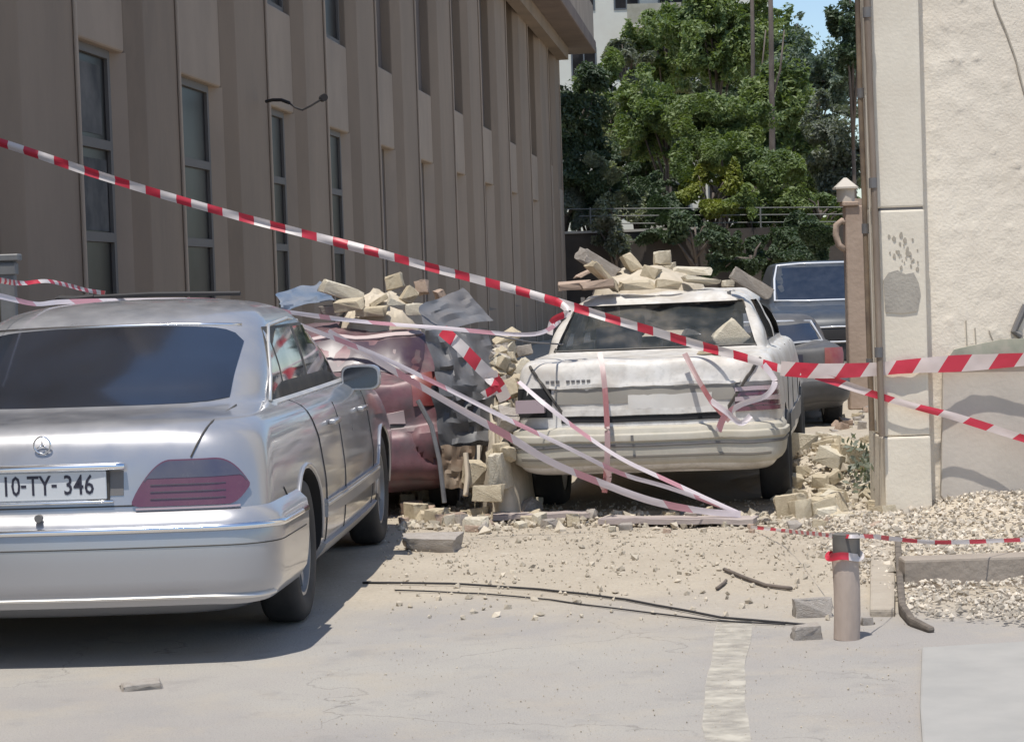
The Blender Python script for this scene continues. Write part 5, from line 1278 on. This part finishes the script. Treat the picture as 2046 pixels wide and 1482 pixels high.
# ------------------------------------------------------------------ BARRIER TAPE
def tape_mat(name, period, slant, redc=(.60, .045, .075), whitec=(.72, .66, .64), trans=.25, dirt=.0, duty=.52):
    m = bpy.data.materials.new(name); m.use_nodes = True; t = m.node_tree; L = t.links; b = t.nodes['Principled BSDF']; b.inputs['Roughness'].default_value = .38
    uv = t.nodes.new('ShaderNodeUVMap'); sx = t.nodes.new('ShaderNodeSeparateXYZ'); L.new(uv.outputs[0], sx.inputs[0])
    def mth(op, a, c):
        x = t.nodes.new('ShaderNodeMath'); x.operation = op
        for s, v in ((x.inputs[0], a), (x.inputs[1], c)):
            if isinstance(v, (int, float)): s.default_value = v
            else: L.new(v, s)
        return x.outputs[0]
    k = mth('FRACT', mth('DIVIDE', mth('ADD', sx.outputs[0], mth('MULTIPLY', sx.outputs[1], slant)), period), 0)
    g = mth('GREATER_THAN', k, duty)
    mx = t.nodes.new('ShaderNodeMix'); mx.data_type = 'RGBA'; mx.inputs[6].default_value = (*whitec, 1); mx.inputs[7].default_value = (*redc, 1); L.new(g, mx.inputs[0])
    cur = mx.outputs[2]
    if dirt > 0:
        n = t.nodes.new('ShaderNodeTexNoise'); n.inputs['Scale'].default_value = 9; n.inputs['Detail'].default_value = 5
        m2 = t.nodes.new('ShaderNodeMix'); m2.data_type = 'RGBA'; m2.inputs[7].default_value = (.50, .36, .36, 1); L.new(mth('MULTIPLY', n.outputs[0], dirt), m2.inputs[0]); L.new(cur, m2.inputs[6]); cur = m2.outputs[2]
    L.new(cur, b.inputs['Base Color'])
    tr = t.nodes.new('ShaderNodeBsdfTranslucent'); L.new(cur, tr.inputs[0]); ms = t.nodes.new('ShaderNodeMixShader'); ms.inputs[0].default_value = trans
    o = t.nodes['Material Output']; L.new(b.outputs[0], ms.inputs[1]); L.new(tr.outputs[0], ms.inputs[2]); L.new(ms.outputs[0], o.inputs[0])
    return m
T_main = tape_mat('tape_striped', .215, .3); T_pale = tape_mat('tape_faded', .62, 1.2, redc=(.66, .32, .37), whitec=(.80, .73, .75), dirt=.3, duty=.74)
T_wide = tape_mat('tape_wide', .31, -.75, whitec=(.70, .60, .57)); T_low = tape_mat('tape_low', .33, .2); T_shaded = tape_mat('tape_shaded', .5, .3, redc=(.34, .08, .08), whitec=(.42, .27, .26), dirt=.6)  # last tape has shade put into its darker stripe colours
def catmull(pts, n):
    out = []
    for i in range(len(pts)-1):
        p0 = pts[max(0, i-1)]; p1 = pts[i]; p2 = pts[i+1]; p3 = pts[min(len(pts)-1, i+2)]
        for k in range(n):
            t = k/n; out.append(0.5*((2*p1) + (p2-p0)*t + (2*p0-5*p1+4*p2-p3)*t*t + (3*p1-p0-3*p2+p3)*t**3))
    out.append(pts[-1]); return out
def tape(pix, wd, m, label, tw=.35, group='red and white barrier tapes', seg=14, seed=0, uoff=0.0, pleat=.25, name='barrier_tape', pts=None, parent=None, lean=0.0):
    pts = pts or [P(*p) for p in pix]; c = catmull(pts, seg)
    V = []; Fs = []; uvs = []; L_ = uoff; nw = 4
    for i, p in enumerate(c):
        d = (c[min(i+1, len(c)-1)] - c[max(0, i-1)]).normalized(); view = (p - CAMLOC).normalized()
        upv = d.cross(view).normalized()
        if upv.z < 0: upv = -upv
        if i: L_ += (p - c[i-1]).length
        a = lean + tw * noise.noise(Vector((L_*.9, seed*7.3, 0))) * 2.2
        wv = upv*math.cos(a) + d.cross(upv).normalized()*math.sin(a); nv = d.cross(wv).normalized()
        ww = wd * (1 + .22*noise.noise(Vector((L_*2.1, seed, 5))))
        for k in range(nw+1):
            f = k/nw - .5
            V.append(p + wv*ww*f + nv*(ww*pleat*(abs(f)*2-.5)*noise.noise(Vector((L_*1.7, seed, 9)))*1.5 + ww*.05*noise.noise(Vector((L_*14, k, seed)))))
            uvs.append((L_, f*ww))
    for i in range(len(c)-1):
        for k in range(nw): q = i*(nw+1)+k; Fs.append((q, q+nw+1, q+nw+2, q+1))
    c0 = pts[0].copy() if parent is None else Vector()
    o = mesh_obj(name, [v - c0 for v in V], Fs, m, parent, smooth=True); o.location = c0
    uvl = o.data.uv_layers.new(name='UVMap')
    for lp in o.data.loops: uvl.data[lp.index].uv = uvs[lp.vertex_index]
    if parent is None: tag(o, label, 'barrier tape', group)
    return o
tape([(-24, 278, 14.2), (0, 285, 14.2), (350, 397, 14.1), (700, 491, 14.0), (1000, 571, 13.7), (1122, 606, 13.5), (1250, 645, 13.35), (1400, 690, 13.25), (1480, 712, 13.1), (1565, 738, 12.92)], .054, T_main,
     'uppermost red and white tape slanting from top left down to the white boot', tw=.22, seed=1, pleat=.5)
tape([(1560, 736, 12.92), (1640, 741, 12.8), (1740, 738, 12.79), (1800, 733, 12.775), (1858, 729, 12.785), (1950, 724, 12.82), (2046, 718, 12.80), (2160, 712, 12.78)], .088, T_wide,
     'broad flat red and white tape running level across the pilaster to the right edge', tw=.10, seed=2, pleat=.1, uoff=.1)
tape([(1600, 742, 12.85), (1655, 757, 12.8), (1760, 792, 12.765), (1830, 812, 12.76), (1900, 830, 12.79), (1980, 855, 12.79), (2046, 876, 12.77), (2160, 910, 12.76)], .044, T_wide,
     'second narrower tape sloping down to the right below the broad level tape', tw=.3, seed=3, uoff=.05)
tape([(-60, 585, 9.6), (0, 592, 9.9), (70, 607, 10.2), (130, 603, 10.6), (300, 600, 10.85), (440, 602, 11.0), (515, 612, 11.2), (560, 634, 11.6), (740, 704, 12.0), (860, 760, 12.2), (1000, 830, 12.35), (1130, 892, 12.45), (1240, 945, 12.6), (1340, 975, 12.7), (1470, 1022, 12.8)], .026, T_pale,
     'faded tape over the silver roof dropping to the rubble by the white car', tw=.5, seed=4)
tape([(655, 662, 11.95), (790, 742, 12.05), (900, 806, 12.15), (1010, 868, 12.25), (1100, 922, 12.35), (1200, 964, 12.5), (1300, 1000, 12.6), (1400, 1020, 12.7), (1480, 1027, 12.75)], .042, T_pale,
     'wider faded tape sagging lowest across the left half of the white bumper', tw=.35, seed=5)
tape([(500, 612, 11.15), (700, 640, 12.6), (870, 654, 12.9), (1060, 668, 13.1), (1120, 640, 13.6)], .026, T_pale,
     'thin tape running level from the silver roof to the left pillar of the white car', tw=.6, seed=6)
tape([(884, 660, 13.0), (920, 692, 12.95), (955, 728, 12.95), (992, 765, 13.0), (1010, 800, 13.1)], .080, T_main,
     'short broad tape twisted down over the crumpled grey panel', tw=.3, seed=7, uoff=.12)
tape([(1036, 762, 12.98), (1090, 808, 12.8), (1160, 862, 12.8), (1240, 915, 12.75), (1330, 958, 12.75), (1475, 1024, 12.75)], .027, T_pale,
     'narrow tape falling from the left white wing to the rubble in front', tw=.5, seed=8)
tape([(-60, 548, 10.6), (0, 560, 11.2), (45, 566, 12.15), (100, 562, 12.4), (165, 578, 13.4), (210, 586, 14)], .030, T_main, 'thin tape tied to the grey post at the far left', tw=.7, seed=9)
tape([(1198, 703, 13.22), (1207, 760, 13.10), (1213, 850, 13.02), (1213, 920, 12.98), (1208, 984, 12.98)], .034, T_shaded, 'shaded brownish tape hanging straight down the white boot', tw=.3, seed=10, name='barrier_tape')
tape([(1368, 706, 13.22), (1395, 758, 13.10), (1425, 806, 13.02), (1458, 840, 12.95)], .034, T_shaded, 'shaded brownish tape slanting down the right half of the white boot', tw=.5, seed=11)
tape([(1525, 728, 12.97), (1548, 760, 12.95), (1530, 790, 12.92), (1480, 808, 12.9), (1448, 832, 12.92), (1435, 862, 12.95)], .040, T_pale, 'crumpled tape bow around the right rear lamp of the white car', tw=1.0, seed=12)
tape([(1420, 800, 12.93), (1450, 822, 12.9), (1480, 845, 12.93), (1500, 830, 12.95)], .036, T_pale, 'small tape knot left of the right rear lamp', tw=1.0, seed=13)
tape([(1202, 925, 12.95), (1216, 945, 12.93), (1214, 965, 12.93), (1200, 975, 12.95)], .034, T_shaded, 'loose shaded reddish tape end curling over the white bumper', tw=.6, seed=14)
tape([(995, 745, 12.9), (975, 755, 12.9), (990, 772, 12.88), (965, 790, 12.9), (1000, 775, 12.9)], .05, T_main, 'crumpled red tape scrap on the stones between the wrecked cars', tw=1.2, seed=15)
tape([(1500, 1052, 12.5), (1570, 1060, 11.5), (1640, 1067, 9.6), (1690, 1071, 8.60), (1740, 1071, 8.8), (1785, 1076, 9.2), (1880, 1083, 9.6), (2046, 1078, 10.2), (2160, 1076, 10.6)], .019, T_low, 'thin low tape passing the top of the bollard at ground level', tw=.35, seed=16)
# wrap round the bollard (its own tape)
bz = P(1692, 1112, 8.6).z
ringp = [Vector((bp_.x + .064*math.cos(a*math.pi/8), bp_.y + .064*math.sin(a*math.pi/8), bz + .006*math.sin(a))) for a in range(-10, 8)]
tape(None, .030, T_low, 'red tape band wound round the bollard with a short tail', tw=.0, seed=17, pts=ringp, uoff=.17)
# debris tape on red car
tape([(1110, 600, 13.5), (1135, 622, 13.42), (1105, 640, 13.45), (1098, 668, 13.42)], .04, T_main, 'tape end knotted round the left rear pillar of the white car', tw=.8, seed=18, uoff=.16)

# ------------------------------------------------------------------ BACKGROUND
YB = 60.0
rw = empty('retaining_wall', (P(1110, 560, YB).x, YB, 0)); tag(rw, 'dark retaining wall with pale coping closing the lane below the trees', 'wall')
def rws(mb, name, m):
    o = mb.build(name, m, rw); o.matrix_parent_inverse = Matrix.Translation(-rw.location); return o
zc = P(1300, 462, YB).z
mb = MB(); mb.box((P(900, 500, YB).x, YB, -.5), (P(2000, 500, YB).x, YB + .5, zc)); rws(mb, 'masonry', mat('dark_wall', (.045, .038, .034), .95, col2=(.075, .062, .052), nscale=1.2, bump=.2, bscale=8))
mb = MB(); mb.box((P(900, 500, YB).x, YB - .06, zc + .002), (P(1395, 500, YB).x, YB + .4, zc + .07)); rws(mb, 'coping', mat('pale_coping', (.42, .39, .34), .9))
rl = empty('railing', (P(1200, 430, YB).x, YB + .2, zc)); tag(rl, 'thin pale horizontal rails above the dark retaining wall', 'railing')
for py in (418, 432, 447):
    a, b = P(1115 + (py-418)*3, py, YB + .2), P(1700, py - 4, YB + .2)
    mb = MB(); mb.tube([a, b], .016, 6); o = mb.build('rail', mat('rail_paint', (.17, .17, .155), .6), rl); o.matrix_parent_inverse = Matrix.Translation(-rl.location)
for px in range(1180, 1700, 170):
    a = P(px, 450, YB + .2); mb = MB(); mb.tube([Vector((a.x, a.y, zc)), Vector((a.x, a.y, P(px, 414, YB).z))], .025, 6); o = mb.build('post', MATS['rail_paint'], rl); o.matrix_parent_inverse = Matrix.Translation(-rl.location)
# far block of flats
YF = 92.0
fb = empty('apartment_block', (P(1350, 500, YF).x, YF, 0)); tag(fb, 'pale block of flats with balconies seen through the trees', 'building')
def fbs(mb, name, m, par=None):
    o = mb.build(name, m, par or fb); 
    if par is None: o.matrix_parent_inverse = Matrix.Translation(-fb.location)
    return o
M['pale'] = mat('pale_wall', (.60, .62, .56), .9, col2=(.52, .51, .46), nscale=.4)
x0, x1 = P(1000, 100, YF).x, P(1546, 100, YF).x
mb = MB(); mb.box((x0, YF, 0), (x1, YF + 12, 26)); fbs(mb, 'wall', M['pale'])
ppm = YF / F_PX
for fl in range(7):
    zf = 3.2 + fl*2.95
    for k in range(5):
        xa = x0 + 3.0 + k*1.9
        if xa + 1.2 > x1 - .4: break
        mb = MB(); mb.box((xa, YF - .03, zf + .9), (xa + 1.1, YF + .02, zf + 2.3)); wn = fbs(mb, 'window', mat('flat_window', (.10, .11, .12), .3))
        mb = MB(); mb.box((xa + .07, YF - .035, zf + .97), (xa + .52, YF - .032, zf + 2.23)); mb.box((xa + .58, YF - .035, zf + .97), (xa + 1.03, YF - .032, zf + 2.23)); fbs(mb, 'pane', M['glass_win'], wn)
    for bx in (x0 + 5.4, ):
        mb = MB(); mb.box((bx, YF - 1.1, zf), (bx + 2.3, YF - .04, zf + .14)); sl = fbs(mb, 'balcony', mat('balcony_slab_paint', (.5, .47, .42), .9))
        mb = MB(); mb.box((bx, YF - 1.1, zf + .141), (bx + 2.3, YF - 1.04, zf + 1.0)); mb.box((bx + 2.24, YF - 1.036, zf + .141), (bx + 2.3, YF - .04, zf + 1.0)); fbs(mb, 'balustrade', mat('balcony_brown', (.26, .25, .20), .9, col2=(.34, .33, .28), nscale=2), sl)
# trees
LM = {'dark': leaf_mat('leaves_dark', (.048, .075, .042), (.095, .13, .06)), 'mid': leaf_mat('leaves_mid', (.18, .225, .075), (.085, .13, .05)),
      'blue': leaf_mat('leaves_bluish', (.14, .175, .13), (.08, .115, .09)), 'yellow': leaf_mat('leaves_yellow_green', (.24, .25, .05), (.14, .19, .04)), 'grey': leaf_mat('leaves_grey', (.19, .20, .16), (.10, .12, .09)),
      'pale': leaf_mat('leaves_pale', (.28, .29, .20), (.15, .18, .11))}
def tree(px, py, rxp, ryp, Y, kind, label, n=6000, lobes=11, leaf=.15, name='tree', trunk=True, seed=0, dens=1.0, cat='tree', rootx=None):
    rg = random.Random(seed); s = Y/F_PX; c = P(px, py, Y); rx, rz = rxp*s, ryp*s; ry = (rx+rz)/2*.9
    root = empty(name, ((rootx and P(rootx, 500, Y).x) or c.x, Y, 0)); tag(root, label, cat, 'trees and bushes beyond the retaining wall')
    L0 = []
    for k in range(lobes):
        while True:
            v = Vector((rg.uniform(-1, 1), rg.uniform(-1, 1), rg.uniform(-1, 1)))
            if v.length < 1: break
        v = v * .88; L0.append((Vector((c.x + v.x*rx, c.y + v.y*ry, c.z + v.z*rz)), rg.uniform(.20, .46) * (rx*rz)**.5))
    V = []; Fs = []
    for i in range(int(n * 3.1)):
        o_, r = rg.choice(L0)
        d = Vector((rg.gauss(0, 1), rg.gauss(0, 1), rg.gauss(0, 1))).normalized(); q = o_ + Vector((d.x*r*1.1, d.y*r*.8, d.z*r*.8)) * (rg.random() ** .4)
        q += Vector((noise.noise(q*1.3), noise.noise(q*1.3 + Vector((5,5,5))), noise.noise(q*1.3 + Vector((9,1,2))))) * .6
        if noise.noise(q * 1.1 + Vector((seed, 0, 0))) > .30: continue
        nrm_ = (d*.6 + Vector((rg.gauss(0, .6), rg.gauss(0, .6), rg.gauss(0, .6) + .5))).normalized(); a = nrm_.orthogonal().normalized(); a.rotate(Matrix.Rotation(rg.uniform(0, 6.28), 3, nrm_)); b = nrm_.cross(a)
        l = leaf * rg.uniform(.55, 1.35); w_ = l*rg.uniform(.35, .6); k = len(V)
        V += [q - a*l*.5, q + b*w_*.5 + nrm_*l*.06, q + a*l*.5, q - b*w_*.5 + nrm_*l*.06]; Fs.append((k, k+1, k+2, k+3))
    o = mesh_obj('crown', V, Fs, LM[kind], root); o.matrix_parent_inverse = Matrix.Translation(-root.location)
    if trunk:
        mb = MB(); b0 = Vector((root.location.x, Y, 0)); mid = Vector((b0.x*.6 + c.x*.4, Y + .1, c.z*.55)); top = Vector((c.x, c.y, c.z))
        mb.tube(catmull([b0, mid, top], 5), max(.07, min(rx, rz)*.075), 8, r2=.04); 
        tr = mb.build('trunk', M['bark'], root, smooth=True); tr.matrix_parent_inverse = Matrix.Translation(-root.location)
        for k in range(min(7, lobes)):
            mb = MB(); mb.tube([mid.lerp(top, .1 + .13*k), (mid.lerp(top, .4 + .1*k)).lerp(L0[k][0], .55) + Vector((0, 0, .1)), L0[k][0]], .05, 6, r2=.012)
            lb = mb.build('limb', M['bark'], root, smooth=True); lb.matrix_parent_inverse = Matrix.Translation(-root.location)
    return root
T = [ # px py rx ry Y kind n label
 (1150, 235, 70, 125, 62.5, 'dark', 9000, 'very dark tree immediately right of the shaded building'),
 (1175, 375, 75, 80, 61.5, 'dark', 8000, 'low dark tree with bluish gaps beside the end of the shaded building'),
 (1430, 70, 120, 110, 74, 'mid', 11000, 'tall green tree in front of the block of flats, reaching the top of the picture'),
 (1330, 235, 120, 85, 66, 'mid', 11000, 'broad mid-green tree in the centre below the tall tree'),
 (1440, 265, 110, 80, 64, 'mid', 10000, 'bushy green tree right of the centre with a hanging crown'),
 (1300, 175, 80, 45, 80, 'pale', 5000, 'pale dusty tree catching the light in front of the flats'),
 (1560, 235, 90, 120, 70, 'mid', 8000, 'green tree behind the tall dark trunks'),
 (1625, 150, 100, 85, 84, 'blue', 8000, 'distant bluish tree under the patch of sky'),
 (1590, 72, 30, 30, 100, 'blue', 1500, 'smallest far tree poking into the patch of sky'),
 (1660, 285, 60, 120, 63, 'grey', 9000, 'greyish olive tree left of the gate pillar'),
 (1425, 385, 78, 50, 60.9, 'yellow', 7000, 'bright yellow-green bush above the retaining wall'),
 (1565, 395, 85, 75, 61.2, 'mid', 8000, 'green bush filling the space between the yellow bush and the gate pillar'),
 (1270, 380, 70, 60, 61.8, 'dark', 6000, 'dark bush left of the yellow-green bush'),
 (1215, 330, 40, 60, 61.0, 'pale', 2600, 'thin pale shrub with light leaves by the dark trees'),
 (1330, 95, 75, 85, 78, 'mid', 7000, 'green tree covering the balconies of the block of flats'),
 (1260, 130, 50, 60, 76, 'grey', 3000, 'grey-green tree top left of the centre before the flats'),
 (1590, 330, 90, 120, 73, 'mid', 8000, 'green tree behind the greyish olive tree'),
 (1210, 180, 60, 70, 71, 'mid', 5000, 'green tree rising beside the end of the shaded building'),
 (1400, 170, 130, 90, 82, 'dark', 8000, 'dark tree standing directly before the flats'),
 (1520, 120, 70, 110, 86, 'mid', 6000, 'green tree at the right end of the flats'),
 (1450, 330, 130, 60, 62.2, 'mid', 7000, 'broad green tree right above the yellow-green bush'),
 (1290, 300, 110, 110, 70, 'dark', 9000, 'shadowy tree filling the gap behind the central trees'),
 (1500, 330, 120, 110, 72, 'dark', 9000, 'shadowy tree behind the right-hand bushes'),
 (1130, 420, 50, 42, 60.8, 'grey', 3500, 'grey bush at the very end of the shaded building'),
 (1345, 425, 60, 38, 60.7, 'dark', 4500, 'dark bush directly left of the yellow-green bush and low'),
 (1500, 425, 60, 40, 60.75, 'mid', 4500, 'low green bush directly right of the yellow-green bush'),
 (1640, 420, 60, 45, 60.8, 'mid', 4500, 'low green bush just left of the gate pillar cap'),
 (1225, 425, 60, 40, 60.9, 'pale', 2600, 'low pale flowering bush left of centre above the coping'),
 (1220, 250, 80, 70, 68, 'pale', 4200, 'light leafed tree between the dark left trees and the central ones'),
 (1390, 470, 90, 30, 59.4, 'dark', 3500, 'dark creeper spilling over the wall below the yellow-green bush'),
 (1580, 480, 90, 40, 59.2, 'dark', 4500, 'dark creeper on the wall behind the dark car'),
 (1500, 510, 120, 40, 56, 'dark', 5000, 'low dark ivy bush hanging over the foot of the retaining wall'),
 (1640, 470, 60, 60, 52, 'dark', 5000, 'dark shrub right behind the dark car'),
 (1230, 480, 60, 30, 59.3, 'grey', 1600, 'dry grey creeper on the left part of the retaining wall'),
 (1700, 60, 30, 110, 58, 'dark', 3500, 'dark narrow cypress touching the drain pipes at the top'),
]
for i, (px, py, rx, ry, Y, kind, n, lab) in enumerate(T):
    b = ry < 62
    tree(px, py, rx, ry, Y, kind, lab, n=n, lobes=12 if b else 26, leaf=.145 if Y < 70 else .19, name='bush' if b else 'tree', seed=i*13+1, cat='bush' if b else 'tree')
for (px, Y, w_, lab) in ((1508, 70, .10, 'dark slim tree trunk left of the pale wall edge'), (1545, 68, .12, 'tall dark tree trunk right of the pale wall edge')):
    g = P(px, 500, Y); t_ = empty('bare_tree', (g.x, Y, 0)); tag(t_, lab, 'tree')
    mb = MB(); mb.tube([P(px, 560, Y), P(px - 2, 300, Y), P(px - 4, 80, Y), P(px - 8, -160, Y)], w_, 8, r2=w_*.5); o = mb.build('trunk', M['bark'], t_, smooth=True); o.matrix_parent_inverse = Matrix.Translation(-t_.location)
    mb = MB(); mb.tube([P(px - 3, 200, Y), P(px + 14, 140, Y), P(px + 22, 60, Y)], w_*.4, 6, r2=.02); o = mb.build('limb', M['bark'], t_, smooth=True); o.matrix_parent_inverse = Matrix.Translation(-t_.location)
# weeds by the pilaster foot
wd = []
V = []; Fs = []
for k in range(420):
    c = P(random.gauss(1742, 16), 0, 13.6); base = Vector((c.x, 13.2 + random.uniform(0, 1.2), 0)); h = random.uniform(.1, .42)*math.exp(-((base.x - P(1742, 900, 13.6).x)/.12)**2)
    q = base + Vector((random.gauss(0, .05), 0, h)); l = .03; n = len(V)
    a = Vector((random.gauss(0, 1), random.gauss(0, 1), random.gauss(0, 1))).normalized(); b = a.orthogonal().normalized()
    V += [q - a*l, q + b*l*.5, q + a*l, q - b*l*.5]; Fs.append((n, n+1, n+2, n+3))
tag(mesh_obj('weeds', V, Fs, LM['grey']), 'dusty grey weeds at the foot of the pilaster behind the pile', 'weeds', kind='stuff')
